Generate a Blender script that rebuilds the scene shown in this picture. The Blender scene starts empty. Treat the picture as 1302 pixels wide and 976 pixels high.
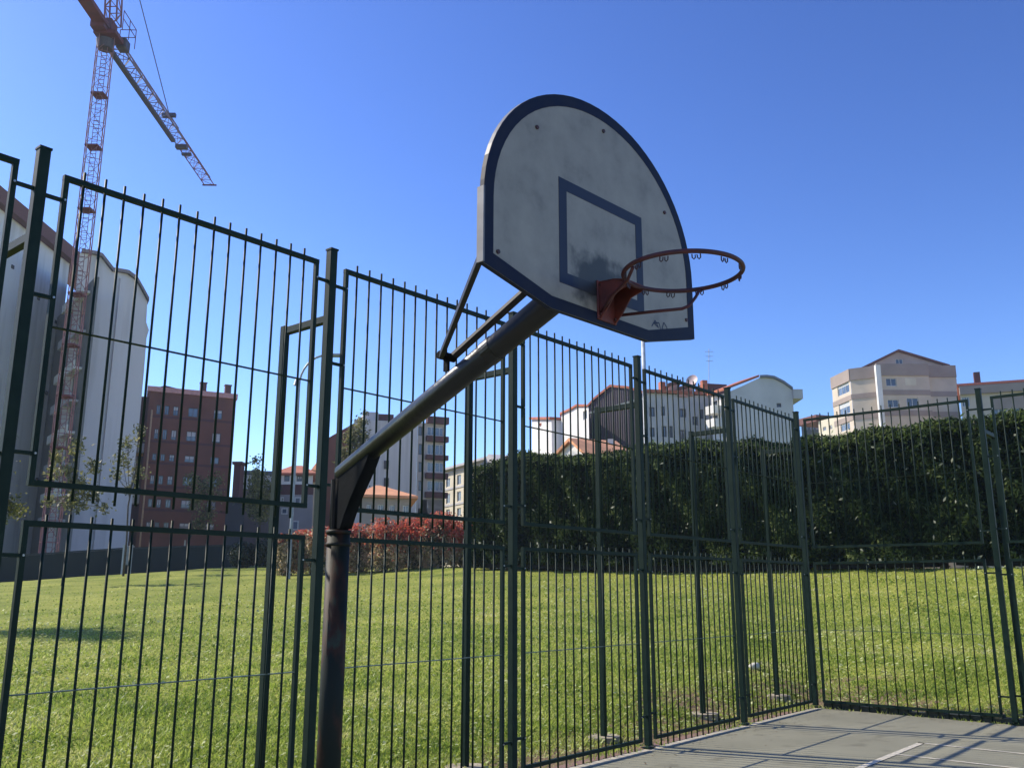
import bpy, bmesh, math, random
import numpy as np
from mathutils import Vector, Matrix
from mathutils.geometry import tessellate_polygon
R = math.radians
S = bpy.context.scene
COL = S.collection

# ------------------------------------------------------------------ camera, sky, sun, exposure
EYE = 1.685
FZ = 0.035                        # fence panels and hoop stand this much higher over the court than first surveyed
PITCH = 0.221401
FPX = 1150.7                      # focal length in photograph pixels (photograph 1302 px wide)
cam = bpy.data.cameras.new('camera')
camo = bpy.data.objects.new('camera', cam)
COL.objects.link(camo)
cam.sensor_width = 36.0
cam.lens = FPX / 1302 * 36
cam.clip_start = 0.05
cam.clip_end = 6000
camo.location = (0, 0, EYE)
camo.rotation_euler = (R(90) + PITCH, R(-0.07), 0)
S.camera = camo

SUN_DIR = Vector((-0.925, 0.38, 0)).normalized()       # horizontal direction towards the sun
SUN_EL = R(39.8)
w = bpy.data.worlds.new('World')
S.world = w
w.use_nodes = True
nt = w.node_tree
nt.nodes.clear()
sky = nt.nodes.new('ShaderNodeTexSky')
sky.sky_type = 'NISHITA'
sky.sun_disc = False
sky.sun_elevation = SUN_EL
sky.sun_rotation = math.atan2(SUN_DIR.x, SUN_DIR.y)
sky.altitude = 50
sky.air_density = 1.0
sky.dust_density = 0.35
sky.ozone_density = 3.0
bg = nt.nodes.new('ShaderNodeBackground')
bg.inputs['Strength'].default_value = 0.125
wo = nt.nodes.new('ShaderNodeOutputWorld')
hs = nt.nodes.new('ShaderNodeHueSaturation'); hs.inputs['Saturation'].default_value = 1.12; hs.inputs['Hue'].default_value = 0.511
nt.links.new(sky.outputs[0], hs.inputs['Color']); 
gs = nt.nodes.new('ShaderNodeVectorMath'); gs.operation = 'SCALE'; gs.inputs['Scale'].default_value = 1 / 2.6
gm_ = nt.nodes.new('ShaderNodeGamma'); gm_.inputs['Gamma'].default_value = 1.42
ge = nt.nodes.new('ShaderNodeVectorMath'); ge.operation = 'SCALE'; ge.inputs['Scale'].default_value = 2.6
nt.links.new(hs.outputs[0], gs.inputs[0]); nt.links.new(gs.outputs[0], gm_.inputs[0]); nt.links.new(gm_.outputs[0], ge.inputs[0]); nt.links.new(ge.outputs[0], bg.inputs[0])
nt.links.new(bg.outputs[0], wo.inputs[0])
sl = bpy.data.lights.new('sun', 'SUN')
sl.energy = 4.6
sl.angle = R(0.5)
sl.color = (1.0, 0.91, 0.76)
so = bpy.data.objects.new('sun', sl)
COL.objects.link(so)
sd = Vector((SUN_DIR.x * math.cos(SUN_EL), SUN_DIR.y * math.cos(SUN_EL), math.sin(SUN_EL)))
so.rotation_euler = sd.to_track_quat('Z', 'Y').to_euler()
S.view_settings.view_transform = 'Standard'
S.view_settings.look = 'None'
S.view_settings.gamma = 1.0
S.view_settings.exposure = 0.45

# ------------------------------------------------------------------ survey helpers
cp, sp = math.cos(PITCH), math.sin(PITCH)
def ray(px, py):
    a, c = px - 651.0, 488.0 - py
    return Vector((a, FPX * cp - c * sp, FPX * sp + c * cp))
def W(px, py, Y):
    d = ray(px, py)
    return Vector((0, 0, EYE)) + d * (Y / d.y)
def onplane(px, py, P, nrm):
    d = ray(px, py); o = Vector((0, 0, EYE))
    return o + d * ((P - o).dot(nrm) / d.dot(nrm))
rng = np.random.default_rng(7)
random.seed(7)

# fence geometry: corner, direction along the long fence, direction out of the court
CO = Vector((4.402, 13.806, 0))
YAW = 0.704686
U = Vector((math.sin(YAW), math.cos(YAW), 0))
V = Vector((-math.cos(YAW), math.sin(YAW), 0))
def F(a, o, z=0.0):               # a metres along the long fence from the corner, o metres outwards
    return CO + U * a + V * o + Vector((0, 0, z))

# ------------------------------------------------------------------ materials
MATS = {}
def mat(name, col, rough=0.6, col2=None, scale=6.0, mix=0.5, bump=0.0, bscale=40.0, metallic=0.0,
        spec=0.5, trans=0.0, coat=0.0, detail=4.0, contrast=(0.35, 0.65), stretch=None):
    if name in MATS: return MATS[name]
    m = bpy.data.materials.new(name); m.use_nodes = True
    n = m.node_tree.nodes; l = m.node_tree.links
    b = n['Principled BSDF']
    b.inputs['Roughness'].default_value = rough
    b.inputs['Metallic'].default_value = metallic
    b.inputs['Specular IOR Level'].default_value = spec
    b.inputs['Coat Weight'].default_value = coat
    tc = n.new('ShaderNodeTexCoord')
    src = tc.outputs['Object']
    if stretch:
        mp = n.new('ShaderNodeMapping'); mp.inputs['Scale'].default_value = stretch
        l.new(src, mp.inputs[0]); src = mp.outputs[0]
    if col2 is None: col2 = tuple(c * 0.78 for c in col)
    no = n.new('ShaderNodeTexNoise'); no.inputs['Scale'].default_value = scale
    no.inputs['Detail'].default_value = detail
    l.new(src, no.inputs['Vector'])
    mr = n.new('ShaderNodeMapRange')
    mr.inputs['From Min'].default_value = contrast[0]; mr.inputs['From Max'].default_value = contrast[1]
    mr.inputs['To Max'].default_value = mix * 2 if mix < 0.5 else 1.0
    l.new(no.outputs['Fac'], mr.inputs['Value'])
    mx = n.new('ShaderNodeMix'); mx.data_type = 'RGBA'
    mx.inputs[6].default_value = (*col, 1); mx.inputs[7].default_value = (*col2, 1)
    l.new(mr.outputs[0], mx.inputs[0])
    l.new(mx.outputs[2], b.inputs['Base Color'])
    if bump > 0:
        n2 = n.new('ShaderNodeTexNoise'); n2.inputs['Scale'].default_value = bscale; n2.inputs['Detail'].default_value = 6
        l.new(src, n2.inputs['Vector'])
        bp = n.new('ShaderNodeBump'); bp.inputs['Strength'].default_value = bump; bp.inputs['Distance'].default_value = 0.02
        l.new(n2.outputs['Fac'], bp.inputs['Height']); l.new(bp.outputs[0], b.inputs['Normal'])
    if trans > 0:
        out = n['Material Output']
        t = n.new('ShaderNodeBsdfTranslucent'); l.new(mx.outputs[2], t.inputs['Color'])
        ms = n.new('ShaderNodeMixShader'); ms.inputs[0].default_value = trans
        l.new(b.outputs[0], ms.inputs[1]); l.new(t.outputs[0], ms.inputs[2]); l.new(ms.outputs[0], out.inputs['Surface'])
    MATS[name] = m
    return m

def leafmat(name, ramp, trans=0.4, rough=0.5, spec=0.3, scale=1.5):
    """foliage: colour per leaf island plus a slow patchiness"""
    m = bpy.data.materials.new(name); m.use_nodes = True
    n = m.node_tree.nodes; l = m.node_tree.links
    b = n['Principled BSDF']; b.inputs['Roughness'].default_value = rough; b.inputs['Specular IOR Level'].default_value = spec
    g = n.new('ShaderNodeNewGeometry')
    tc = n.new('ShaderNodeTexCoord')
    no = n.new('ShaderNodeTexNoise'); no.inputs['Scale'].default_value = scale; no.inputs['Detail'].default_value = 3
    l.new(tc.outputs['Object'], no.inputs['Vector'])
    a = n.new('ShaderNodeMath'); a.operation = 'MULTIPLY_ADD'; a.inputs[1].default_value = 0.6
    l.new(g.outputs['Random Per Island'], a.inputs[0])
    s2 = n.new('ShaderNodeMath'); s2.operation = 'MULTIPLY_ADD'; s2.inputs[1].default_value = 1.6; s2.inputs[2].default_value = -0.6
    l.new(no.outputs['Fac'], s2.inputs[0]); l.new(s2.outputs[0], a.inputs[2])
    cr = n.new('ShaderNodeValToRGB')
    e = cr.color_ramp.elements
    while len(e) < len(ramp): e.new(0.5)
    for i, (p, c) in enumerate(ramp):
        e[i].position = p; e[i].color = (*c, 1)
    l.new(a.outputs[0], cr.inputs[0])
    l.new(cr.outputs[0], b.inputs['Base Color'])
    t = n.new('ShaderNodeBsdfTranslucent'); l.new(cr.outputs[0], t.inputs['Color'])
    ms = n.new('ShaderNodeMixShader'); ms.inputs[0].default_value = trans
    l.new(b.outputs[0], ms.inputs[1]); l.new(t.outputs[0], ms.inputs[2]); l.new(ms.outputs[0], n['Material Output'].inputs['Surface'])
    MATS[name] = m
    return m

green = mat('green_paint', (0.004, 0.016, 0.010), 0.55, (0.008, 0.022, 0.014), 9, spec=0.16, bump=0.05, bscale=60)
green_worn = mat('green_paint_worn', (0.012, 0.07, 0.045), 0.45, (0.02, 0.04, 0.028), 14)
galv = mat('galvanised_steel', (0.42, 0.43, 0.43), 0.4, (0.3, 0.31, 0.31), 20, metallic=0.7)
hoop_paint = mat('hoop_post_paint', (0.007, 0.010, 0.011), 0.32, (0.012, 0.013, 0.014), 7, spec=0.38, bump=0.12, bscale=30)
def rust_paint():
    m = bpy.data.materials.new('rusty_post_paint'); m.use_nodes = True
    n = m.node_tree.nodes; l = m.node_tree.links; b = n['Principled BSDF']
    tc = n.new('ShaderNodeTexCoord')
    mp = n.new('ShaderNodeMapping'); mp.inputs['Scale'].default_value = (1, 1, 0.45); l.new(tc.outputs['Object'], mp.inputs[0])
    no = n.new('ShaderNodeTexNoise'); no.inputs['Scale'].default_value = 9; no.inputs['Detail'].default_value = 9; l.new(mp.outputs[0], no.inputs['Vector'])
    cr = n.new('ShaderNodeValToRGB'); e = cr.color_ramp.elements
    e[0].position = 0.38; e[0].color = (0.006, 0.011, 0.008, 1)
    e[1].position = 0.57; e[1].color = (0.040, 0.016, 0.008, 1)
    x = e.new(0.47); x.color = (0.008, 0.011, 0.007, 1)
    x = e.new(0.72); x.color = (0.02, 0.075, 0.05, 1)
    l.new(no.outputs['Fac'], cr.inputs[0]); l.new(cr.outputs[0], b.inputs['Base Color'])
    b.inputs['Roughness'].default_value = 0.6; b.inputs['Specular IOR Level'].default_value = 0.2
    bp = n.new('ShaderNodeBump'); bp.inputs['Strength'].default_value = 0.4; bp.inputs['Distance'].default_value = 0.01
    l.new(no.outputs['Fac'], bp.inputs['Height']); l.new(bp.outputs[0], b.inputs['Normal'])
    return m
rusty = rust_paint()
strut_m = mat('strut_paint', (0.008, 0.010, 0.014), 0.5, (0.014, 0.013, 0.014), 9, spec=0.25)
neck_m = mat('neck_black_paint', (0.003, 0.0045, 0.005), 0.65, (0.006, 0.007, 0.008), 9, spec=0.06, bump=0.1)
blue = mat('navy_paint', (0.006, 0.011, 0.034), 0.6, (0.012, 0.016, 0.034), 12, spec=0.2)
red = mat('rim_red_paint', (0.080, 0.014, 0.016), 0.55, (0.045, 0.012, 0.015), 18, bump=0.1)
redplate = mat('rim_plate_paint', (0.17, 0.034, 0.022), 0.6, (0.08, 0.022, 0.02), 14, bump=0.15)
hookm = mat('net_hook_steel', (0.09, 0.03, 0.025), 0.5, (0.05, 0.03, 0.03), 30, metallic=0.3)
edge_m = mat('board_edge', (0.20, 0.20, 0.21), 0.5, (0.12, 0.12, 0.13), 10)
ink = mat('marker_ink', (0.02, 0.03, 0.07), 0.6)

def board_mat(nm='backboard_face', flat=None):
    m = bpy.data.materials.new(nm); m.use_nodes = True
    n = m.node_tree.nodes; l = m.node_tree.links; b = n['Principled BSDF']
    b.inputs['Roughness'].default_value = 0.55
    tc = n.new('ShaderNodeTexCoord')
    n1 = n.new('ShaderNodeTexNoise'); n1.inputs['Scale'].default_value = 5.5; n1.inputs['Detail'].default_value = 6; n1.inputs['Roughness'].default_value = 0.62
    l.new(tc.outputs['Object'], n1.inputs['Vector'])
    c1 = n.new('ShaderNodeValToRGB'); e = c1.color_ramp.elements
    e[0].position = 0.30; e[0].color = (0.185, 0.175, 0.15, 1)
    e[1].position = 0.68; e[1].color = (0.32, 0.30, 0.25, 1)
    x = e.new(0.46); x.color = (0.265, 0.25, 0.21, 1)
    l.new(n1.outputs['Fac'], c1.inputs[0])
    if flat:
        for q_ in e: q_.color = (*flat, 1)
    # black scuff smudge around the rim plate: a stain with a ragged outline of its own
    n2 = n.new('ShaderNodeTexNoise'); n2.inputs['Scale'].default_value = 11; n2.inputs['Detail'].default_value = 5
    l.new(tc.outputs['Object'], n2.inputs['Vector'])
    dist = n.new('ShaderNodeVectorMath'); dist.operation = 'DISTANCE'
    mp = n.new('ShaderNodeMapping'); mp.inputs['Scale'].default_value = (1, 1, 1.5)
    l.new(tc.outputs['Object'], mp.inputs[0]); l.new(mp.outputs[0], dist.inputs[0]); dist.inputs[1].default_value = (-0.02, 0.0, 0.055)
    ad = n.new('ShaderNodeMath'); ad.operation = 'MULTIPLY_ADD'; ad.inputs[1].default_value = 0.34
    l.new(n2.outputs['Fac'], ad.inputs[0]); l.new(dist.outputs['Value'], ad.inputs[2])
    mr = n.new('ShaderNodeMapRange'); mr.inputs['From Min'].default_value = 0.28; mr.inputs['From Max'].default_value = 0.41
    mr.inputs['To Min'].default_value = 0.93; mr.inputs['To Max'].default_value = 0.0; mr.interpolation_type = 'SMOOTHSTEP'
    l.new(ad.outputs[0], mr.inputs['Value'])
    mx = n.new('ShaderNodeMix'); mx.data_type = 'RGBA'; mx.inputs[7].default_value = (0.035, 0.037, 0.035, 1)
    l.new(mr.outputs[0], mx.inputs[0]); l.new(c1.outputs[0], mx.inputs[6]); l.new(mx.outputs[2], b.inputs['Base Color'])
    return m
board_m = board_mat()
square_m = board_mat('target_square_paint', (0.007, 0.012, 0.034))

def court_mat():
    m = bpy.data.materials.new('court_asphalt'); m.use_nodes = True
    n = m.node_tree.nodes; l = m.node_tree.links; b = n['Principled BSDF']; b.inputs['Roughness'].default_value = 0.88; b.inputs['Specular IOR Level'].default_value = 0.25
    tc = n.new('ShaderNodeTexCoord')
    def noise(sc, det, st=(1, 1, 1)):
        mp = n.new('ShaderNodeMapping'); mp.inputs['Scale'].default_value = st; l.new(tc.outputs['Object'], mp.inputs[0])
        q = n.new('ShaderNodeTexNoise'); q.inputs['Scale'].default_value = sc; q.inputs['Detail'].default_value = det; l.new(mp.outputs[0], q.inputs['Vector']); return q
    def ramp(src, *els):
        c = n.new('ShaderNodeValToRGB'); e = c.color_ramp.elements
        e[0].position, e[0].color = els[0][0], (*els[0][1], 1); e[1].position, e[1].color = els[-1][0], (*els[-1][1], 1)
        for p, k in els[1:-1]: x = e.new(p); x.color = (*k, 1)
        l.new(src.outputs['Fac'], c.inputs[0]); return c
    def mul(a, b_):
        x = n.new('ShaderNodeMix'); x.data_type = 'RGBA'; x.blend_type = 'MULTIPLY'; x.inputs[0].default_value = 1
        l.new(a, x.inputs[6]); l.new(b_, x.inputs[7]); return x.outputs[2]
    base = ramp(noise(.9, 7), (.3, (.225, .218, .155)), (.7, (.300, .288, .205)))
    stain = ramp(noise(2.7, 8), (.30, (.72, .71, .70)), (.42, (1, 1, 1)), (.66, (1, 1, 1)), (.76, (1.12, 1.08, 1.02)))
    speck = ramp(noise(150, 3), (.35, (.74, .74, .74)), (.65, (1.22, 1.22, 1.22)))
    l.new(mul(mul(base.outputs[0], stain.outputs[0]), speck.outputs[0]), b.inputs['Base Color'])
    bp = n.new('ShaderNodeBump'); bp.inputs['Strength'].default_value = .6; bp.inputs['Distance'].default_value = .01
    q = noise(190, 4); l.new(q.outputs['Fac'], bp.inputs['Height']); l.new(bp.outputs[0], b.inputs['Normal'])
    return m
asphalt = court_mat()
line_m = mat('court_line_paint', (0.66, 0.61, 0.47), 0.7, (0.46, 0.42, 0.33), 26, bump=0.3, bscale=150)
kerb_m = mat('kerb_concrete', (0.50, 0.45, 0.34), 0.85, (0.40, 0.36, 0.28), 7, bump=0.4, bscale=90)
kerb_red = mat('red_kerb_strip', (0.24, 0.135, 0.10), 0.85, (0.18, 0.115, 0.085), 12, bump=0.4, bscale=90)
kerb_dark = mat('dark_kerb', (0.055, 0.060, 0.040), 0.9, (0.028, 0.034, 0.022), 9, bump=0.5, bscale=60)
footing_m = mat('footing_concrete', (0.40, 0.34, 0.24), 0.9, (0.26, 0.22, 0.15), 9, bump=0.4)

# ------------------------------------------------------------------ object helpers
def obj(name, me, m=None, parent=None, smooth=False, loc=None):
    if isinstance(me, bmesh.types.BMesh):
        bm = me; me = bpy.data.meshes.new(name); bm.to_mesh(me); bm.free()
    if m is not None and not me.materials:
        for mm in (m if isinstance(m, (list, tuple)) else [m]): me.materials.append(mm)
    if smooth:
        me.polygons.foreach_set('use_smooth', [True] * len(me.polygons))
    o = bpy.data.objects.new(name, me); COL.objects.link(o)
    if loc is not None: o.location = loc
    if parent is not None: setp(o, parent)
    return o
PW = {}
def wpos(o):                      # every parent here is an unrotated empty or a mesh at its thing's origin
    p = Vector(o.location)
    if o.parent: p = p + wpos(o.parent)
    return p
def setp(o, parent):              # keep world position
    o.location = Vector(o.location) - wpos(parent)
    o.parent = parent
def thing(name, label, cat, loc=(0, 0, 0), group=None):
    o = bpy.data.objects.new(name, None); COL.objects.link(o); o.location = loc
    o.empty_display_size = 0.3
    tag(o, label, cat, group); return o
def tag(o, label=None, cat=None, group=None, kind=None):
    if label: o['label'] = label
    if cat: o['category'] = cat
    if group: o['group'] = group
    if kind: o['kind'] = kind
    return o

def add_box(bm, c, dx, dy, dz, ax=Vector((1, 0, 0)), ay=Vector((0, 1, 0)), az=Vector((0, 0, 1)), mi=0):
    c = Vector(c); vs = []
    for k in (-.5, .5):
        for j in (-.5, .5):
            for i in (-.5, .5):
                vs.append(bm.verts.new(c + ax * (i * dx) + ay * (j * dy) + az * (k * dz)))
    for q in ((0, 2, 3, 1), (4, 5, 7, 6), (0, 1, 5, 4), (2, 6, 7, 3), (0, 4, 6, 2), (1, 3, 7, 5)):
        bm.faces.new([vs[i] for i in q]).material_index = mi
def add_tube(bm, pts, rad, seg=10, cap=True, closed=False, up=None):
    pts = [Vector(p) for p in pts]; rings = []
    n = len(pts)
    rad = rad if isinstance(rad, (list, tuple)) else [rad] * n
    prev = None
    for i, p in enumerate(pts):
        if closed: d = (pts[(i + 1) % n] - pts[i - 1]).normalized()
        else:
            d = (pts[min(i + 1, n - 1)] - pts[max(i - 1, 0)]).normalized()
        a = up if up is not None else (Vector((0, 0, 1)) if abs(d.z) < 0.9 else Vector((1, 0, 0)))
        if prev is not None and up is None: a = prev
        x = (a - d * a.dot(d)).normalized(); y = d.cross(x); prev = x
        rings.append([bm.verts.new(p + (x * math.cos(t) + y * math.sin(t)) * rad[i]) for t in [2 * math.pi * k / seg for k in range(seg)]])
    for i in range(n if closed else n - 1):
        r0, r1 = rings[i], rings[(i + 1) % n]
        for k in range(seg):
            bm.faces.new((r0[k], r0[(k + 1) % seg], r1[(k + 1) % seg], r1[k]))
    if cap and not closed:
        bm.faces.new(rings[0][::-1]); bm.faces.new(rings[-1])
def bar_between(bm, p, q, wx, wy, side=Vector((0, 0, 1))):
    p, q = Vector(p), Vector(q); d = (q - p); L = d.length; d.normalize()
    x = side.cross(d)
    if x.length < 1e-4: x = Vector((1, 0, 0)).cross(d)
    x.normalize(); y = d.cross(x)
    add_box(bm, (p + q) / 2, wx, wy, L, x, y, d)
def add_prism(bm, pts, off, mi=0):     # planar polygon extruded by vector off
    a = [bm.verts.new(Vector(p)) for p in pts]; b_ = [bm.verts.new(Vector(p) + off) for p in pts]
    f = [bm.faces.new(a), bm.faces.new(b_[::-1])]
    n = len(a)
    for i in range(n): f.append(bm.faces.new((a[i], b_[i], b_[(i + 1) % n], a[(i + 1) % n])))
    for x in f: x.material_index = mi
def shade_edges(bm, w=0.003, seg=1):
    bmesh.ops.recalc_face_normals(bm, faces=bm.faces)
    bmesh.ops.bevel(bm, geom=[e for e in bm.edges if e.calc_face_angle(0) > 0.6], offset=w, segments=seg, affect='EDGES')
def np_mesh(name, verts, faces4=None, faces3=None):
    me = bpy.data.meshes.new(name)
    verts = np.asarray(verts, dtype=np.float32)
    me.vertices.add(len(verts)); me.vertices.foreach_set('co', verts.ravel())
    k = 4 if faces4 is not None else 3
    f = np.asarray(faces4 if faces4 is not None else faces3, dtype=np.int32)
    me.loops.add(f.size); me.loops.foreach_set('vertex_index', f.ravel())
    me.polygons.add(len(f)); me.polygons.foreach_set('loop_start', np.arange(0, f.size, k, dtype=np.int32))
    me.polygons.foreach_set('loop_total', np.full(len(f), k, dtype=np.int32))
    me.update(calc_edges=True)
    return me
def leaf_cloud(name, cen, nrm, length, width, m, parent=None, jit=0.9, droop=0.0, seed=1):
    """one rhombus leaf per centre; nrm = mean facing, scattered by jit"""
    r = np.random.default_rng(seed); n = len(cen)
    d = nrm + r.normal(size=(n, 3)) * jit
    d /= np.linalg.norm(d, axis=1)[:, None] + 1e-9
    t = np.cross(d, r.normal(size=(n, 3))); t /= np.linalg.norm(t, axis=1)[:, None] + 1e-9
    if droop: t[:, 2] += droop; t /= np.linalg.norm(t, axis=1)[:, None]
    s = np.cross(d, t); s /= np.linalg.norm(s, axis=1)[:, None] + 1e-9
    L = (length * r.uniform(0.6, 1.4, n))[:, None]; Wd = (width * r.uniform(0.6, 1.4, n))[:, None]
    v = np.empty((n, 4, 3)); v[:, 0] = cen - t * L / 2; v[:, 1] = cen + s * Wd / 2 - t * L * 0.08
    v[:, 2] = cen + t * L / 2; v[:, 3] = cen - s * Wd / 2 - t * L * 0.08
    me = np_mesh(name, v.reshape(-1, 3), faces4=np.arange(4 * n).reshape(n, 4))
    return obj(name, me, m, parent)

# ------------------------------------------------------------------ terrain: one sheet, lawn bank rising beyond the fences
edge_px = [(-260, 745, 42), (0, 741, 45), (330, 719, 54), (480, 722, 47), (590, 722, 40), (760, 722, 36.5), (1000, 722, 30.3), (1302, 722, 24.3), (1560, 724, 20)]
edge = []
for px, py, Y in edge_px:
    p = W(px, py, Y); edge.append((math.atan2(p.x, p.y), math.hypot(p.x, p.y), p.z))
edge = [(-1.6, 40, 1.2)] + edge + [(1.5, 16, 0.8)]
E_ = np.array(edge)
def fence_r(th):
    s, c = math.sin(th), math.cos(th); best = 1e9
    da = s * V.x + c * V.y; db = s * U.x + c * U.y
    if da > 1e-3: best = min(best, CO.dot(V) / da)
    if db > 1e-3: best = min(best, CO.dot(U) / db)
    return min(best, 40.0)
def gz(x, y, rough=True):
    th = math.atan2(x, y); r = math.hypot(x, y)
    if not (-1.6 < th < 1.5): return 0.0
    r0 = fence_r(th); r1 = float(np.interp(th, E_[:, 0], E_[:, 1])); z1 = float(np.interp(th, E_[:, 0], E_[:, 2]))
    r1 = max(r1, r0 + 6)
    if r <= r0 + 0.6: return 0.0
    t = (r - r0 - 0.6) / (r1 - r0 - 0.6)
    if t <= 1:
        z = z1 * t ** 1.06
        if rough: z += 0.02 * math.sin(x * 1.3 + y * .7) * math.sin(y * 1.1 - x * .4) * min(1, (r - r0) / 3)
        return z
    if r < r1 + 8: return z1
    return max(1.2, z1 - (r - r1 - 8) * 0.06) if z1 > 1.2 else z1
ths = list(np.linspace(-math.pi, -0.75, 40)[:-1]) + list(np.linspace(-0.75, 0.75, 150)) + list(np.linspace(0.75, math.pi, 40)[1:])
rads_t = list(np.linspace(0, 1, 42))
verts = []; faces = []
rows = []
for th in ths:
    inspan = -1.6 < th < 1.5
    r0 = fence_r(th) - 0.35 if inspan else 3.0
    r1 = float(np.interp(th, E_[:, 0], E_[:, 1])) if inspan else 30.0
    if r1 < r0 + 6: r1 = r0 + 6
    rr = [r0 + (r1 - r0) * t for t in rads_t] + [r1 + 4, r1 + 8, r1 + 20, r1 + 40, 120, 180, 280, 400]
    row = []
    for r in rr:
        x, y = r * math.sin(th), r * math.cos(th)
        z = gz(x, y) if inspan else 0.0
        if r - r0 < 0.34 or not inspan: z = -0.03
        row.append(len(verts)); verts.append((x, y, z))
    rows.append(row)
for i in range(len(rows) - 1):
    for k in range(len(rows[0]) - 1):
        faces.append((rows[i][k], rows[i + 1][k], rows[i + 1][k + 1], rows[i][k + 1]))
ce = len(verts); verts.append((0, 0, -0.03))
tri = []
ground_me = bpy.data.meshes.new('lawn_ground')
fl = [list(f) for f in faces]
for i in range(len(rows) - 1): fl.append([ce, rows[i + 1][0], rows[i][0]])
ground_me.from_pydata(verts, [], fl); ground_me.update()

def lawn_mat():
    m = bpy.data.materials.new('lawn_soil_and_turf'); m.use_nodes = True
    n = m.node_tree.nodes; l = m.node_tree.links; b = n['Principled BSDF']
    b.inputs['Roughness'].default_value = 0.9; b.inputs['Specular IOR Level'].default_value = 0.1
    tc = n.new('ShaderNodeTexCoord')
    n1 = n.new('ShaderNodeTexNoise'); n1.inputs['Scale'].default_value = 0.45; n1.inputs['Detail'].default_value = 5
    n2 = n.new('ShaderNodeTexNoise'); n2.inputs['Scale'].default_value = 14; n2.inputs['Detail'].default_value = 6
    for q in (n1, n2): l.new(tc.outputs['Object'], q.inputs['Vector'])
    c1 = n.new('ShaderNodeValToRGB'); e = c1.color_ramp.elements
    e[0].position = 0.3; e[0].color = (0.17, 0.22, 0.04, 1); e[1].position = 0.72; e[1].color = (0.35, 0.37, 0.09, 1)
    l.new(n1.outputs['Fac'], c1.inputs[0])
    c2 = n.new('ShaderNodeValToRGB'); e = c2.color_ramp.elements
    e[0].position = 0.3; e[0].color = (0.55, 0.55, 0.5, 1); e[1].position = 0.7; e[1].color = (1.25, 1.2, 1.0, 1)
    l.new(n2.outputs['Fac'], c2.inputs[0])
    mx = n.new('ShaderNodeMix'); mx.data_type = 'RGBA'; mx.blend_type = 'MULTIPLY'; mx.inputs[0].default_value = 1
    l.new(c1.outputs[0], mx.inputs[6]); l.new(c2.outputs[0], mx.inputs[7])
    at = n.new('ShaderNodeAttribute'); at.attribute_name = 'worn'
    n3 = n.new('ShaderNodeTexNoise'); n3.inputs['Scale'].default_value = 2.6; n3.inputs['Detail'].default_value = 7; l.new(tc.outputs['Object'], n3.inputs['Vector'])
    am = n.new('ShaderNodeMath'); am.operation = 'MULTIPLY_ADD'; am.inputs[1].default_value = .55; l.new(at.outputs['Fac'], am.inputs[0]); l.new(n3.outputs['Fac'], am.inputs[2])
    wr = n.new('ShaderNodeMapRange'); wr.inputs['From Min'].default_value = .66; wr.inputs['From Max'].default_value = .84; l.new(am.outputs[0], wr.inputs['Value'])
    m2 = n.new('ShaderNodeMix'); m2.data_type = 'RGBA'; m2.inputs[7].default_value = (0.20, 0.145, 0.085, 1)
    l.new(wr.outputs[0], m2.inputs[0]); l.new(mx.outputs[2], m2.inputs[6]); l.new(m2.outputs[2], b.inputs['Base Color'])
    bp = n.new('ShaderNodeBump'); bp.inputs['Strength'].default_value = 0.8; bp.inputs['Distance'].default_value = 0.06
    l.new(n2.outputs['Fac'], bp.inputs['Height']); l.new(bp.outputs[0], b.inputs['Normal'])
    return m
lawn_m = lawn_mat()
wa = ground_me.color_attributes.new('worn', 'FLOAT_COLOR', 'POINT')
wv_ = []
for x, y, z in verts:
    a = (Vector((x, y, 0)) - CO).dot(V); b_ = (Vector((x, y, 0)) - CO).dot(U)
    dd = math.hypot(max(a, 0), max(b_, 0)) if (a > 0 or b_ > 0) else 0
    q = max(0, 1 - dd / 1.9)
    q += .55 * max(0, 1 - math.hypot(x - 5.0, y - 15.2) / 2.2) + .45 * max(0, 1 - math.hypot(x - 2.2, y - 13.2) / 2.0)
    wv_ += [min(1, q)] * 3 + [1]
wa.data.foreach_set('color', wv_)
tag(obj('ground', ground_me, lawn_m, smooth=True), kind='structure')

# court slab, kerbs, joints, painted lines (heights step by a few millimetres)
bm = bmesh.new()
add_prism(bm, [F(0.02, -0.098, 0.0), F(-26, -0.098, 0.0), F(-26, -18, 0.0), F(0.02, -18, 0.0)], Vector((0, 0, -0.2)))
bmesh.ops.recalc_face_normals(bm, faces=bm.faces)
tag(obj('court', bm, asphalt), kind='structure')
a0 = -17.3
kst = [F(0.10, 0.04, 0.012), F(a0, 0.04, 0.012), F(a0, -0.225, 0.012), F(0.10, -0.225, 0.012)]
k_root = None
bm = bmesh.new(); add_prism(bm, [F(0.10, 0.011, 0.004), F(a0, 0.011, 0.004), F(a0, -0.097, 0.004), F(0.10, -0.097, 0.004)], Vector((0, 0, -0.15)))
bmesh.ops.recalc_face_normals(bm, faces=bm.faces)
tag(obj('kerb', bm, kerb_m), kind='structure')
bm = bmesh.new(); add_prism(bm, [F(0.10, 0.13, 0.008), F(a0, 0.13, 0.008), F(a0, 0.012, 0.008), F(0.10, 0.012, 0.008)], Vector((0, 0, -0.15)))
bmesh.ops.recalc_face_normals(bm, faces=bm.faces)
tag(obj('red_kerb', bm, kerb_red), kind='structure')
bm = bmesh.new()
n_ = 60
for i in range(n_):                 # dark, crumbled kerb under the end fence
    y0 = -0.105 - i * 14 / n_; y1 = y0 - 14 / n_
    h0 = 0.075 + 0.02 * math.sin(i * 2.3) + 0.012 * math.sin(i * 7.1)
    add_prism(bm, [F(0.03, y0, h0), F(0.03 + .012 * math.sin(i * 3.), y1, h0), F(0.24, y1, h0 - 0.01), F(0.24, y0, h0 - 0.01)], Vector((0, 0, -0.2)))
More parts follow.
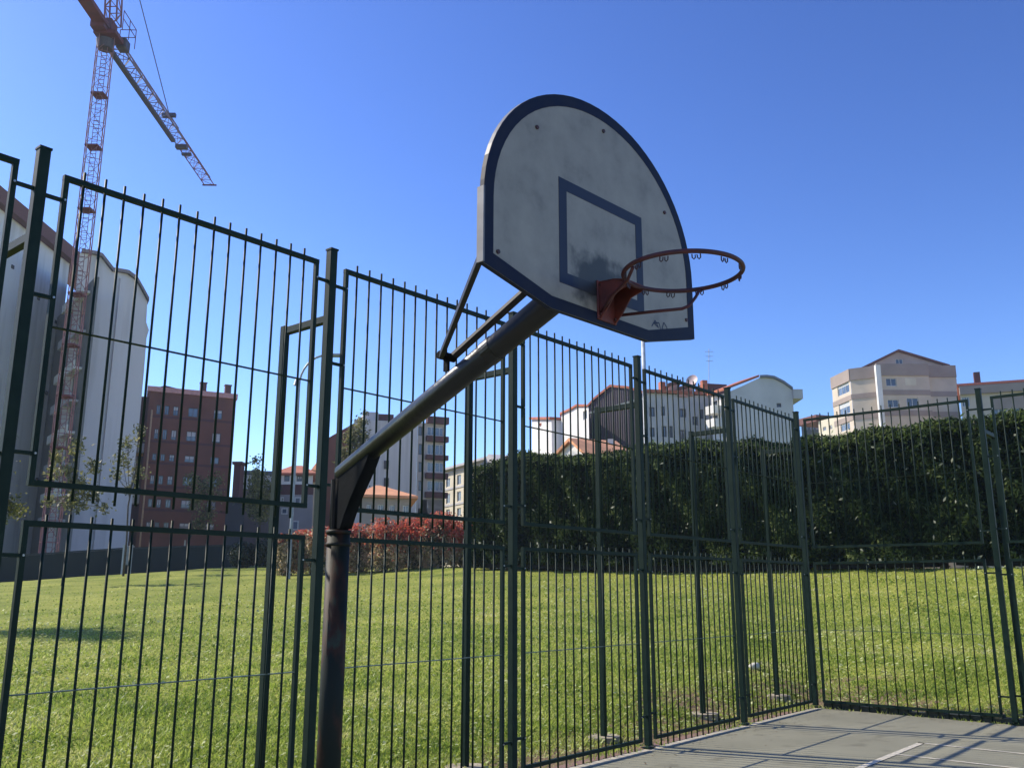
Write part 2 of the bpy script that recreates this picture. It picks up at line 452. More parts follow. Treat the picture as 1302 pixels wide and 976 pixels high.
bmesh.ops.recalc_face_normals(bm, faces=bm.faces)
tag(obj('dark_kerb', bm, kerb_dark), kind='structure')
bm = bmesh.new()
def ptc(px, py, z=0.0):
    return onplane(px, py, Vector((0, 0, z)), Vector((0, 0, 1)))
def line_strip(bm, a, o, a2, o2, wd, z=0.005):
    p, q = F(a, o, z), F(a2, o2, z); d = (q - p).normalized(); s = Vector((-d.y, d.x, 0)) * wd / 2
    bm.faces.new([bm.verts.new(v) for v in (p - s, q - s, q + s, p + s)])
line_strip(bm, -14, -2.115, -2.205, -2.115, 0.07)
line_strip(bm, -2.23, -2.08, -2.23, -16, 0.05)
line_strip(bm, -3.14, -2.15, -3.14, -16, 0.05)
bmesh.ops.recalc_face_normals(bm, faces=bm.faces)
for f in bm.faces:
    if f.normal.z < 0: f.normal_flip()
tag(obj('court_lines', bm, line_m), kind='structure')

# ------------------------------------------------------------------ the fences
BAR_U = None
def bar_mesh(L, r=0.0088, seg=8):
    bm = bmesh.new()
    add_tube(bm, [(0, 0, 0), (0, 0, L)], r, seg)
    me = bpy.data.meshes.new('bar'); bm.to_mesh(me); bm.free(); me.materials.append(green)
    me.polygons.foreach_set('use_smooth', [len(p.vertices) == 4 for p in me.polygons])
    return me
bar_up = bar_mesh(4.25 - 2.15); bar_lo = bar_mesh(2.085 + 0.02)
def fence(label, d, out, posts, panels, start_gap, legs, origin, nbars):
    """d = run direction, out = outward direction, positions are metres along d from the corner"""
    T = thing('metal_fence', label, 'fence', origin)
    P = lambda s, o, z=0.0: CO + d * s + out * o + Vector((0, 0, z + (FZ if z > 0.027 else 0)))
    for s in posts:
        bm = bmesh.new()
        add_box(bm, P(s, 0, 4.31 / 2), 0.068, 0.068, 4.31, d, out); shade_edges(bm, 0.005)
        po = obj('post', bm, green, T)
        bm = bmesh.new(); add_box(bm, P(s, 0, 4.314), 0.076, 0.076, 0.014, d, out); obj('post_cap', bm, green, po)
        bm = bmesh.new(); add_box(bm, P(s, 0, 0.016), 0.13, 0.10, 0.008, d, out)
        obj('base_plate', bm, green, po)
    for s in legs:
        bm = bmesh.new()
        g = gz(*(P(s, 0.58).xy))
        add_box(bm, P(s, 0.58, (3.78 + g - .1) / 2), 0.058, 0.058, 3.78 - g + .1, d, out); shade_edges(bm, 0.004)
        lo = obj('buttress_leg', bm, green, T)
        bm = bmesh.new(); add_box(bm, P(s, (0.034 + 0.551) / 2, 3.735), 0.052, 0.517, 0.06, d, out); shade_edges(bm, 0.004)
        obj('buttress_arm', bm, green, T)
        bm = bmesh.new()
        pts = []
        for k in range(9):
            t = 2 * math.pi * k / 9; rr = 0.17 + 0.05 * random.random()
            pts.append(P(s + rr * math.cos(t), 0.58 + rr * math.sin(t), g + 0.012))
        add_prism(bm, pts, Vector((0, 0, -0.3))); bmesh.ops.recalc_face_normals(bm, faces=bm.faces)
        obj('concrete_footing', bm, footing_m, T)
    for (s0, s1, nb, lf) in panels:
        for (zb, zt, me, zbar, nm) in ((2.23, 4.19, bar_up, 2.15, 'upper_panel_frame'), (0.048, 2.03, bar_lo, -0.03, 'lower_panel_frame')):
            bm = bmesh.new(); off = -0.004 + 0.006 * random.random()
            wv = 0.034
            add_box(bm, P((s0 + s1) / 2, off, zt - wv / 2), abs(s1 - s0), wv, wv, d, out)
            add_box(bm, P((s0 + s1) / 2, off, zb + wv / 2), abs(s1 - s0), wv, wv, d, out)
            for s in ((s0, s1) if lf else (s1,)):
                sg = 1 if s == max(s0, s1) else -1
                add_box(bm, P(s - sg * wv / 2, off, (zt + zb) / 2), wv - .002, wv - .002, zt - zb - 2 * wv, d, out)
            fr = obj(nm, bm, green, T)
            zm = 3.20 if zb > 1 else 1.06
            bm = bmesh.new(); add_box(bm, P((s0 + s1) / 2, off, zm), abs(s1 - s0) - .01, 0.030, 0.006, d, out)
            obj('flat_rail', bm, green if zb > 1 else galv_green, fr)
            for k in range(nb):
                s = s0 + (s1 - s0) * (k + 1) / (nb + 1)
                obj('bar', me, None, fr, loc=P(s + random.uniform(-.004, .004), off, 0) + Vector((0, 0, FZ + zbar + random.uniform(-.006, .006))))
    # stubs that hold the panels to the posts
    for (s0, s1, nb, lf) in panels:
        for s, z_ in [(s0, z) for z in (4.02, 3.38, 2.42, 1.83, 0.32)] + [(s1, z) for z in (4.04, 2.40, 1.85, 0.30)]:
            pn = min(posts, key=lambda q: abs(q - s))
            if abs(pn - s) > 0.3 or abs(pn - s) < 0.04: continue
            sg = 1 if s > pn else -1
            bm = bmesh.new()
            a, b2 = pn + sg * 0.034, s + sg * 0.004
            add_box(bm, P((a + b2) / 2, -0.003, z_), abs(b2 - a), 0.022, 0.022, d, out)
            br = obj('bracket', bm, green, T)
            bm = bmesh.new(); add_tube(bm, [P(s + sg * 0.017, -0.021, z_), P(s + sg * 0.017, -0.030, z_)], 0.007, 6)
            obj('bolt_head', bm, galv, br)
    return T
galv_green = mat('thin_rail_zinc', (0.09, 0.12, 0.10), 0.45, (0.03, 0.06, 0.045), 5, metallic=0.3)
SP = 2.262
pa = [-SP * i for i in range(0, 8)]
panelsA = [(-SP * (i + 1) + 0.134, -SP * i - 0.134, 14, True) for i in range(0, 7)]
fence('long dark green bar fence with buttress posts running beside the basketball hoop', U, V, pa, panelsA, .14, pa[0:7], F(-6.8, 0), 14)
pb = [-2.60, -5.20, -7.8]
panelsB = [(-0.115, -2.46, 17, True), (-2.74, -5.06, 16, True), (-5.34, -7.66, 16, True)]
fence('dark green bar fence along the far end of the court, facing the tall hedge', V, U, pb, [(a, b, c, e) for a, b, c, e in panelsB], .14, pb, F(0, -3), 16)

# ------------------------------------------------------------------ basketball hoop
YB = R(43)
bb = Vector((math.sin(YB), math.cos(YB), 0)); nn = Vector((-math.cos(YB), math.sin(YB), 0))
RC = Vector((0.68, 3.43, 2.88 + FZ))
BC = RC + nn * 0.385 - bb * 0.02             # board face centre at rim height
def H(s, o, z): return BC + bb * s + nn * o + Vector((0, 0, z))       # o = metres behind the board face
hoop = thing('basketball_hoop', 'basketball hoop with fan shaped white backboard and netless red rim on bent dark post', 'basketball hoop', (BC + nn * 1.8).xy.to_3d())
bm = bmesh.new()
zg = -2.88 - FZ
add_tube(bm, [H(0, 1.80, zg + 0.0), H(0, 1.795, zg + 1.965)], [0.063, 0.061], 22)
add_tube(bm, [H(0, 1.795, zg + 1.965), H(0, 1.795, zg + 1.985)], [0.067, 0.067], 22)
add_tube(bm, [H(0, 1.795, zg + 1.90), H(0, 1.795, zg + 1.92)], [0.066, 0.066], 22)
post = obj('post', bm, rusty, hoop, smooth=False)
for p in post.data.polygons: p.use_smooth = len(p.vertices) == 4
bm = bmesh.new(); add_tube(bm, [H(0, 1.80, zg), H(0, 1.80, zg + 0.02)], 0.17, 16); obj('base_plate', bm, hoop_paint, hoop)
# bent neck: a box profile gusset from the post into the arm
bm = bmesh.new()
prof = [(1.875, -0.925), (1.865, -0.60), (1.50, -0.425), (1.42, -0.50), (1.50, -0.56), (1.66, -0.80), (1.70, -0.925)]
add_tube(bm, [H(0, 1.795, -0.94), H(0, 1.80, -0.66)], [0.051, 0.051], 20)
prof = [(1.80, -0.925), (1.80, -0.64), (1.50, -0.505), (1.515, -0.555), (1.55, -0.62), (1.60, -0.69), (1.655, -0.77), (1.70, -0.85), (1.735, -0.925)]
add_prism(bm, [H(-0.040, o, z) for o, z in prof], bb * 0.080)
o = obj('neck', bm, neck_m, hoop)
for p in o.data.polygons: p.use_smooth = len(p.vertices) == 4 and abs(p.normal.dot(bb)) < .95 and p.area < .01
# arm: round tube rising from the top corner of the neck to the board
arm0, arm1 = H(0, 1.785, -0.628), H(0, 0.10, 0.100)
bm = bmesh.new(); add_tube(bm, [arm0, arm1], [0.050, 0.064], 24)
arm = obj('arm', bm, hoop_paint, hoop)
for p in arm.data.polygons: p.use_smooth = len(p.vertices) == 4
ad = (arm1 - arm0).normalized()
c = arm0.lerp(arm1, .67)
bm = bmesh.new(); add_tube(bm, [c - ad * .03, c + ad * .03], .0635, 24); obj('collar', bm, hoop_paint, arm)
for t_, l_ in ((0.21, .11), (0.17, .05), (0.60, .05)):
    bm = bmesh.new(); c = arm0.lerp(arm1, t_) + Vector((0, 0, .050 + .014 * t_)); add_box(bm, c, 0.03, l_, 0.018, bb, ad); shade_edges(bm, .005)
    obj('weld_plate', bm, hoop_paint, arm)
# struts from arm clamp to board back
K = H(0, 0.97, -0.115)
bm = bmesh.new(); add_tube(bm, [K - bb * 0.05, K + bb * 0.05], 0.022, 10)
add_box(bm, K - Vector((0, 0, .045)), 0.016, 0.03, 0.06, bb, nn)
obj('strut_clamp', bm, neck_m, arm)
def strut(p, q):
    bm = bmesh.new(); bar_between(bm, p, q, 0.040, 0.022, side=nn); shade_edges(bm, .002)
    obj('strut', bm, strut_m, hoop)
strut(K - bb * 0.035, H(-0.69, 0.045, -0.02))
strut(K + bb * 0.035, H(0.12, 0.045, 0.40))
# support frame on the back of the board
bm = bmesh.new()
for z in (0.0, 0.40):
    add_box(bm, H(0, 0.052, z), 1.30 if z < .1 else 1.1, 0.03, 0.04, bb, nn)
for s in (-0.28, 0.28): add_box(bm, H(s, 0.052, 0.2), 0.04, 0.028, 0.36, bb, nn)
add_box(bm, H(0, 0.075, 0.06), 0.20, 0.02, 0.22, bb, nn)
obj('board_frame', bm, hoop_paint, hoop)
# backboard outline in board coordinates (centre, rim height)
def outline(inset=0.0):
    a, b_, zc = 0.722 - inset, 0.645 - inset, 0.215
    pts = []
    zl, zb_ = -0.062, -0.150
    pts += [(-0.34 + inset * .1, zb_ + inset), (0.34 - inset * .1, zb_ + inset), (a, zl + inset * .95)]
    for k in range(0, 37):
        t = math.pi * k / 36
        pts.append((a * math.cos(t), zc + b_ * math.sin(t)))
    pts.append((-a, zl + inset * .95))
    return pts
OUT = outline()
bm = bmesh.new()
add_prism(bm, [H(x, 0.0, z) for x, z in OUT], nn * 0.022)
bmesh.ops.recalc_face_normals(bm, faces=bm.faces)
me = bpy.data.meshes.new('backboard')
# local frame so that stains sit on the board
bmesh.ops.transform(bm, matrix=Matrix.Translation(-BC), verts=bm.verts)
bmesh.ops.rotate(bm, cent=(0, 0, 0), matrix=Matrix.Rotation(-(math.pi / 2 - YB), 3, 'Z'), verts=bm.verts)
bm.to_mesh(me); bm.free(); me.materials.append(board_m); me.materials.append(edge_m); me.materials.append(blue)
for p in me.polygons:
    if abs(p.normal.y) < 0.5: p.material_index = 2 if p.normal.z < .3 else 1
board = obj('backboard', me, None, hoop, loc=BC)
board.rotation_euler = (0, 0, math.pi / 2 - YB)
bpy.context.view_layer.update()
def onboard(name, bm, m):
    """child of the board, modelled in world space"""
    bmesh.ops.transform(bm, matrix=(Matrix.Translation(BC) @ Matrix.Rotation(math.pi / 2 - YB, 4, 'Z')).inverted(), verts=bm.verts)
    me = bpy.data.meshes.new(name); bm.to_mesh(me); bm.free(); me.materials.append(m)
    o = bpy.data.objects.new(name, me); COL.objects.link(o); o.parent = board
    return o
def band(name, outer, inner, m, o0=-0.0015, close=True):
    bm = bmesh.new(); n = len(outer)
    a = [bm.verts.new(H(x, o0, z)) for x, z in outer]; b_ = [bm.verts.new(H(x, o0, z)) for x, z in inner]
    a2 = [bm.verts.new(H(x, 0.001, z)) for x, z in outer]; b2 = [bm.verts.new(H(x, 0.001, z)) for x, z in inner]
    for i in range(n):
        j = (i + 1) % n
        bm.faces.new((a[i], a[j], b_[j], b_[i])); bm.faces.new((a[i], a2[i], a2[j], a[j])); bm.faces.new((b_[i], b_[j], b2[j], b2[i]))
    bmesh.ops.recalc_face_normals(bm, faces=bm.faces)
    return onboard(name, bm, m)
band('border_stripe', outline(0.0008), outline(0.052), blue)
sq = lambda w2, z0, z1: [(-w2 + 0.01, z0), (w2 + 0.01, z0), (w2 + 0.01, z1), (-w2 + 0.01, z1)]
band('target_square', sq(0.295, -0.028, 0.432), sq(0.245, 0.022, 0.382), square_m)
# edge trim plank on the left edge
bm = bmesh.new(); add_box(bm, H(-0.726, 0.010, 0.09), 0.008, 0.034, 0.30, bb, nn); onboard('edge_trim', bm, edge_m)
for x, z in ((-0.645, 0.0), (-0.42, 0.60), (0.655, 0.02), (0.50, 0.52), (0.03, 0.76)):
    bm = bmesh.new(); add_tube(bm, [H(x, 0.0, z), H(x, -0.006, z)], 0.009, 8); onboard('bolt', bm, hookm)
# little marker scribble low on the right of the board
def ribbon(pts, wd=0.006):
    bm = bmesh.new()
    for p, q in zip(pts[:-1], pts[1:]):
        a, b_ = H(p[0], -0.0012, p[1]), H(q[0], -0.0012, q[1]); d = (b_ - a); d.normalize(); s = d.cross(nn) * wd / 2
        bm.faces.new([bm.verts.new(v) for v in (a - s, b_ - s, b_ + s, a + s)])
    return bm
x0, z0 = 0.36, -0.075
onboard('scribble', ribbon([(x0, z0), (x0 + .03, z0 + .035), (x0 + .055, z0 + .005), (x0 + .02, z0 + .02), (x0 + .06, z0 + .03), (x0 + .075, z0 - .01), (x0 + .10, z0 + .04), (x0 + .125, z0 + .02), (x0 + .115, z0 - .02), (x0 + .09, z0 + .01)]), ink)
# mounting plate and bracket
bm = bmesh.new()
add_box(bm, H(0.02, -0.005, -0.045), 0.130, 0.008, 0.172, bb, nn); shade_edges(bm, .002)
plate = obj('rim_plate', bm, redplate, hoop)
for s in (-0.03, 0.07):
    for z in (-0.11, 0.02):
        bm = bmesh.new(); add_tube(bm, [H(s, -0.009, z), H(s, -0.017, z)], 0.009, 6); obj('bolt', bm, hookm, plate)
bm = bmesh.new()
def HR(s, out, z): return RC + bb * s - nn * out + Vector((0, 0, z))   # around the rim centre; out = away from board
for s in (-0.052, 0.052):
    add_prism(bm, [HR(s - .003, -0.376, 0.035), HR(s - .003, -0.375, -0.13), HR(s - .003, -0.335, -0.09), HR(s - .003, -0.29, -0.03), HR(s - .003, -0.225, -0.012), HR(s - .003, -0.225, 0.006), HR(s - .003, -0.30, 0.03)], bb * 0.006)
add_prism(bm, [HR(-0.055, -0.374, 0.036), HR(0.055, -0.374, 0.036), HR(0.055, -0.30, 0.031), HR(0.075, -0.222, 0.008), HR(-0.075, -0.222, 0.008), HR(-0.055, -0.30, 0.031)], Vector((0, 0, -0.006)))
bmesh.ops.recalc_face_normals(bm, faces=bm.faces)
obj('rim_bracket', bm, redplate, hoop)
bm = bmesh.new()
add_tube(bm, [HR(0.235 * math.cos(t), 0.235 * math.sin(t), 0) for t in [2 * math.pi * k / 72 for k in range(72)]], 0.0093, 12, closed=True, up=Vector((0, 0, 1)))
rim = obj('rim', bm, red, hoop, smooth=True)
for sg in (1, -1):
    pts = [HR(sg * 0.06, -0.372, -0.09), HR(sg * 0.085, -0.20, -0.102), HR(sg * 0.105, -0.075, -0.112), HR(sg * 0.125, -0.055, -0.10), HR(sg * 0.165, -0.045, -0.055), HR(sg * 0.20, -0.05, -0.02), HR(sg * 0.226, -0.055, -0.010)]
    if sg < 0: pts = [HR(-0.05, -0.372, -0.10), HR(-0.085, -0.29, -0.055), HR(-0.14, -0.17, -0.030), HR(-0.205, -0.095, -0.010)]
    bm = bmesh.new(); add_tube(bm, pts, 0.007, 8); o = obj('support_rod', bm, red, hoop, smooth=True)
hk = None
for k in range(12):
    t = 2 * math.pi * (k + 0.5) / 12
    c = HR(0.230 * math.cos(t), 0.230 * math.sin(t), -0.010)
    tg = (bb * -math.sin(t) - nn * math.cos(t)); rd = bb * math.cos(t) - nn * math.sin(t)
    if hk is None:
        bm = bmesh.new()
        X, Yv = Vector((1, 0, 0)), Vector((0, 1, 0)); Zd = Vector((0, 0, -1))
        wire = [X * -0.016, X * -0.016 + Zd * 0.014, X * -0.010 + Zd * 0.020, X * -0.004 + Zd * 0.014, X * -0.004 + Zd * 0.004, X * 0.004 + Zd * 0.004, X * 0.004 + Zd * 0.014, X * 0.010 + Zd * 0.020, X * 0.016 + Zd * 0.014, X * 0.016]
        add_tube(bm, wire, 0.0026, 6)
        hm = bpy.data.meshes.new('net_hook'); bm.to_mesh(hm); bm.free(); hm.materials.append(hookm); hk = hm
    o = bpy.data.objects.new('net_hook', hk); COL.objects.link(o)
    setp(o, rim); o.location = c - wpos(rim); o.rotation_euler = (0, random.uniform(-.15, .15), math.atan2(tg.y, tg.x))

# ------------------------------------------------------------------ buildings
def wallmat(name, col, col2=None, scale=0.5, mix=0.5):
    return mat(name, col, 0.85, col2 or tuple(c * 0.84 for c in col), scale, mix, bump=0.15, bscale=6, detail=8)
white_w = wallmat('white_render', (0.78, 0.76, 0.72), (0.66, 0.64, 0.60))
grey_w = wallmat('pale_grey_render', (0.50, 0.49, 0.50), (0.42, 0.41, 0.42))
party_w = mat('weathered_party_wall', (0.74, 0.71, 0.68), 0.9, (0.42, 0.40, 0.37), 0.8, bump=0.2, bscale=4, detail=12, stretch=(1, 1, .15), contrast=(0.48, 0.8))
cream_w = wallmat('cream_panels', (0.58, 0.49, 0.385)); band_w = wallmat('brown_band', (0.33, 0.262, 0.225))
brick_w = wallmat('red_brick_wall', (0.165, 0.058, 0.036), (0.125, 0.046, 0.030)); brick_d = wallmat('dark_brick', (0.10, 0.038, 0.036))
cream2 = wallmat('sunny_cream', (0.66, 0.60, 0.46)); tan_w = wallmat('tan_wall', (0.36, 0.32, 0.27))
slate_w = mat('dark_corrugated_cladding', (0.085, 0.062, 0.070), 0.7, (0.06, 0.045, 0.05), 0.6, bump=0.3, bscale=5, stretch=(6, 6, .2))
dark_w = wallmat('dark_wall', (0.06, 0.055, 0.06)); tile = mat('clay_roof_tiles', (0.46, 0.15, 0.075), 0.85, (0.33, 0.10, 0.06), 1.2, bump=0.6, bscale=5)
tile_o = mat('orange_roof_tiles', (0.76, 0.36, 0.17), 0.85, (0.62, 0.28, 0.14), 1.5, bump=0.6, bscale=5)
pink_e = mat('pink_eave', (0.62, 0.33, 0.29), 0.8); maroon = mat('maroon_eave', (0.16, 0.06, 0.05), 0.8)
frame_w = mat('window_frame_white', (0.60, 0.60, 0.58), 0.5); frame_d = mat('window_frame_dark', (0.08, 0.07, 0.07), 0.5)
glass = mat('window_glass', (0.035, 0.045, 0.06), 0.08, (0.06, 0.07, 0.09), 0.3, spec=0.8)
glass_b = mat('window_glass_bluish', (0.14, 0.18, 0.24), 0.12, (0.06, 0.08, 0.11), 0.3, spec=0.8)
blind_m = mat('roller_blind', (0.55, 0.56, 0.56), 0.7); pipe_m = mat('drain_pipe', (0.42, 0.27, 0.16), 0.6)

class Fac:
    """front wall plane: A, B are world points of its left and right top corners"""
    def __init__(s, A, B):
        s.A = A; s.z = A.z; s.d = (B - A); s.d.z = 0; s.L = s.d.length; s.d.normalize()
        s.n = Vector((s.d.y, -s.d.x, 0))
        if s.n.dot(A) > 0: s.n = -s.n
        # the body runs straight back, or along the sight line of its end where straight back would show a flank the photograph does not show
        s.bk = -s.n
        rr = Vector((B.x, B.y, 0)).normalized(); rl = Vector((A.x, A.y, 0)).normalized()
        if s.bk.cross(rr).z > 0 and rr.dot(-s.n) > .35: s.bk = rr / rr.dot(-s.n)
        elif rl.cross(s.bk).z > 0 and rl.dot(-s.n) > .35: s.bk = rl / rl.dot(-s.n)
    def uv(s, px, py):
        P = onplane(px, py, s.A, s.n); return ((P - s.A).dot(s.d), P.z)
    def P(s, u, z, back=0.0):
        v = s.A + s.d * u + (s.bk * back if back > 1 else -s.n * back); v.z = z; return v
def fac(l, r, Y):                 # (px,py) left and right top corners of a level wall head
    A = W(l[0], l[1], Y); return Fac(A, ptc(r[0], r[1], A.z))
def wall_body(name, f, outer, holes, m, parent, back=8.0, reveal=0.18, m2=None):
    bm = bmesh.new()
    loops = [outer] + [[(a, b), (c, b), (c, d), (a, d)] for a, b, c, d in holes]
    flat = [p for lp in loops for p in lp]
    vs = [bm.verts.new(f.P(u, z)) for u, z in flat]
    for t in tessellate_polygon([[Vector((u, z, 0)) for u, z in lp] for lp in loops]):
        try: bm.faces.new([vs[i] for i in t])
        except ValueError: pass
    n = len(outer)
    bk = [bm.verts.new(f.P(u, z, back)) for u, z in outer]
    for i in range(n):
        j = (i + 1) % n; bm.faces.new((vs[i], vs[j], bk[j], bk[i]))
    bm.faces.new(bk)
    k = n
    for h in holes:
        q = [bm.verts.new(f.P(flat[k + i][0], flat[k + i][1], reveal)) for i in range(4)]
        for i in range(4):
            j = (i + 1) % 4; bm.faces.new((vs[k + i], vs[k + j], q[j], q[i]))
        bm.faces.new(q)
        k += 4
    bmesh.ops.recalc_face_normals(bm, faces=bm.faces)
    return obj(name, bm, m, parent)
WC = {}
def window(f, h, parent, fm, gm, blind=0.0, mull=1, nm='window'):
    a, b, c, d = h; w_, h_ = c - a, d - b; key = (id(f), round(w_, 2), round(h_, 2), fm.name, mull)
    cen = f.P((a + c) / 2, (b + d) / 2, 0.13)
    az = Vector((0, 0, 1))
    if key not in WC:
        bm = bmesh.new(); t = 0.08
        add_box(bm, f.n * 0.0 + az * (h_ / 2 - t / 2), w_ - .02, 0.07, t, f.d, f.n); add_box(bm, az * (-h_ / 2 + t / 2), w_ - .02, 0.07, t, f.d, f.n)
        for sg in (-1, 1): add_box(bm, f.d * sg * (w_ / 2 - t / 2 - .01), t, 0.068, h_ - 2 * t, f.d, f.n)
        for i in range(mull): add_box(bm, f.d * (w_ * ((i + 1) / (mull + 1) - .5)), t * .8, 0.06, h_ - 2 * t, f.d, f.n)
        me = bpy.data.meshes.new(nm); bm.to_mesh(me); bm.free(); me.materials.append(fm)
        bm = bmesh.new(); add_box(bm, -f.n * 0.012, w_ - .1, 0.012, h_ - .1, f.d, f.n)
        mp = bpy.data.meshes.new('pane'); bm.to_mesh(mp); bm.free(); mp.materials.append(gm)
        WC[key] = (me, mp)
    me, mp = WC[key]
    o = bpy.data.objects.new(nm, me); COL.objects.link(o); o.location = cen; setp(o, parent)
    p = bpy.data.objects.new('pane', mp); COL.objects.link(p); p.parent = o
    if blind > 0:
        bm = bmesh.new(); add_box(bm, f.n * 0.012 + az * (h_ / 2 - .09 - blind * (h_ - .18) / 2), w_ - .17, 0.02, blind * (h_ - .18), f.d, f.n)
        q = bpy.data.meshes.new('blind'); bm.to_mesh(q); bm.free(); q.materials.append(blind_m)
        bo = bpy.data.objects.new('blind', q); COL.objects.link(bo); bo.parent = o
def hole(f, x0, y0, x1, y1):
    u0, zt = f.uv(x0, y0); u1, _ = f.uv(x1, y0); _, zb = f.uv((x0 + x1) / 2, y1)
    if u1 < u0: u0, u1 = u1, u0
    return (u0, zb, u1, zt)
def holes_grid(f, cols, rows, ref):
    """cols = (x0,x1) read at pixel row ref; rows = (y0,y1) read at the first column"""
    out = []
    for y0, y1 in rows:
        for x0, x1 in cols:
            u0, _ = f.uv(x0, ref); u1, _ = f.uv(x1, ref)
            xm = (cols[0][0] + cols[0][1]) / 2
            _, zt = f.uv(xm, y0); _, zb = f.uv(xm, y1); out.append((u0, zb, u1, zt))
    return out
def slab(bm, pts, th): add_prism(bm, pts, Vector((0, 0, -th)))
def part(name, bm, m, parent):
    bmesh.ops.recalc_face_normals(bm, faces=bm.faces); return obj(name, bm, m, parent)
GB = 0.4
def base(f): return Vector((f.A.x, f.A.y, GB))
def fbox(f, u0, u1, z0, z1, proud, depth=0.2):
    """box standing proud of the wall"""
    bm = bmesh.new(); add_box(bm, f.P((u0 + u1) / 2, (z0 + z1) / 2, -proud + depth / 2), u1 - u0, depth, z1 - z0, f.d, f.n); return bm

# --- red brick block
f = fac((190, 498), (300, 508), 105)
b = thing('brick_apartment_block', 'red brick apartment block with pink roof edge beside the tall white party wall', 'building', base(f))
cols = [(198.5, 204), (209, 215), (220, 227), (239.5, 252), (272, 283)]
rows = [(515, 527), (545.5, 558.5), (577, 586), (604.5, 616), (634.5, 645.5), (664, 672)]
hs_ = holes_grid(f, cols, rows, 520)
wall_body('wall', f, [(0, GB), (f.L, GB), (f.L, f.z), (0, f.z)], hs_, brick_w, b, back=14)
for i, h in enumerate(hs_): window(f, h, b, frame_d, glass_b, random.choice([0, 0, .3, .5, .9]) if i % 5 > 2 else random.choice([.0, .4, .7]), 1)
for (y0, y1) in rows:            # dark brick bands between the windows
    zt = f.uv(201, y0)[1]; zb = f.uv(201, y1)[1]
    part('brick_band', fbox(f, 0.3, f.L - .3, zb - 0.42, zb - 0.12, 0.05), brick_d, b)
bm = bmesh.new(); slab(bm, [f.P(-.3, f.z + .62, -.3), f.P(f.L + .12, f.z + .62, -.3), f.P(f.L + .12, f.z + .62, 13), f.P(-.3, f.z + .62, 13)], .6)
part('roof_edge', bm, pink_e, b)
u0 = f.uv(192, 488)[0]; u1 = f.uv(245, 493)[0]; zt = f.uv(200, 486)[1]
bm = bmesh.new(); add_prism(bm, [f.P(u0 + .2, f.z + .76, 2.), f.P(u1, f.z + .76, 2.), f.P(u1, zt - .2, 3.), f.P(u0 + 1.6, zt + .3, 3.)], -f.n * 6); part('penthouse', bm, brick_d, b)
for x in (259, 291):
    u = f.uv(x, 495)[0]; bm = bmesh.new(); add_box(bm, f.P(u, f.z + 1.2, 2), .72, .7, 1.6, f.d, f.n); add_box(bm, f.P(u, f.z + 2.06, 2), .86, .8, .12, f.d, f.n); part('chimney', bm, brick_d, b)
bm = bmesh.new(); u = f.uv(193, 520)[0]; add_tube(bm, [f.P(u, GB, -.12), f.P(u, f.z - 2.2, -.12)], .11, 8); part('drain_pipe', bm, pipe_m, b)
# side wing with balconies, half hidden behind the white wall
f2 = Fac(f.P(-7, f.z, 3), f.P(1.5, f.z, 3))
wall_body('side_wing', f2, [(0, GB), (f2.L - .05, GB), (f2.L - .05, f.z - .1), (0, f.z - .1)], [], brick_d, b, back=10)
for k in range(6):
    z = f.z - 4 - 3.0 * k
    if z < 2: break
    bm = bmesh.new(); add_box(bm, f2.P(5.6, z, -.8), 2.4, 1.5, .2, f.d, f.n); add_box(bm, f2.P(5.6, z + .55, -1.5), 2.4, .08, .9, f.d, f.n)
    part('balcony', bm, grey_w if k % 2 else brick_d, b)
bm = bmesh.new(); z = f.uv(176, 568)[1]
add_prism(bm, [f2.P(4.4, z, 0), f2.P(6.8, z, 0), f2.P(6.8, z - .9, -1.5), f2.P(4.4, z - .9, -1.5)], Vector((0, 0, .06))); part('awning', bm, mat('orange_awning', (0.7, 0.30, 0.03), 0.7), b)

# --- tall white party walls on the left (two blocks with a recess between)
A = W(-60, 218, 62); B = ptc(88, 335, A.z)
f = Fac(A, B)
b = thing('apartment_block', 'tall pale apartment block with windowless weathered wall and maroon eaves behind the crane', 'building', base(f))
wall_body('wall', f, [(0, GB), (f.L, GB), (f.L, f.z), (0, f.z)], [], party_w, b, back=12)
ue = f.L + 5.5
bm = bmesh.new(); add_box(bm, f.P(ue / 2, f.z + .55, .2), ue, 1.9, 1.25, f.d, f.n); part('eave', bm, maroon, b)
bm = bmesh.new()
add_prism(bm, [f.P(0, f.z + 1.2, -.6), f.P(ue, f.z + 1.2, -.6), f.P(ue, f.z + 2.4, 6), f.P(0, f.z + 2.4, 6)], Vector((0, 0, -.25))); part('roof', bm, maroon, b)
# pipes and patches on the wall
for x, y in ((15, 340), (46, 610), (52, 655), (58, 500), (30, 420), (38, 606), (54, 603), (22, 655), (70, 410), (48, 380), (12, 500), (66, 560)):
    u, z = f.uv(x, y); bm = bmesh.new(); add_box(bm, f.P(u, z, -.03), .35, .12, .3, f.d, f.n); part('wall_vent', bm, dark_w, b)
ez = f.uv(86, 345)[1]
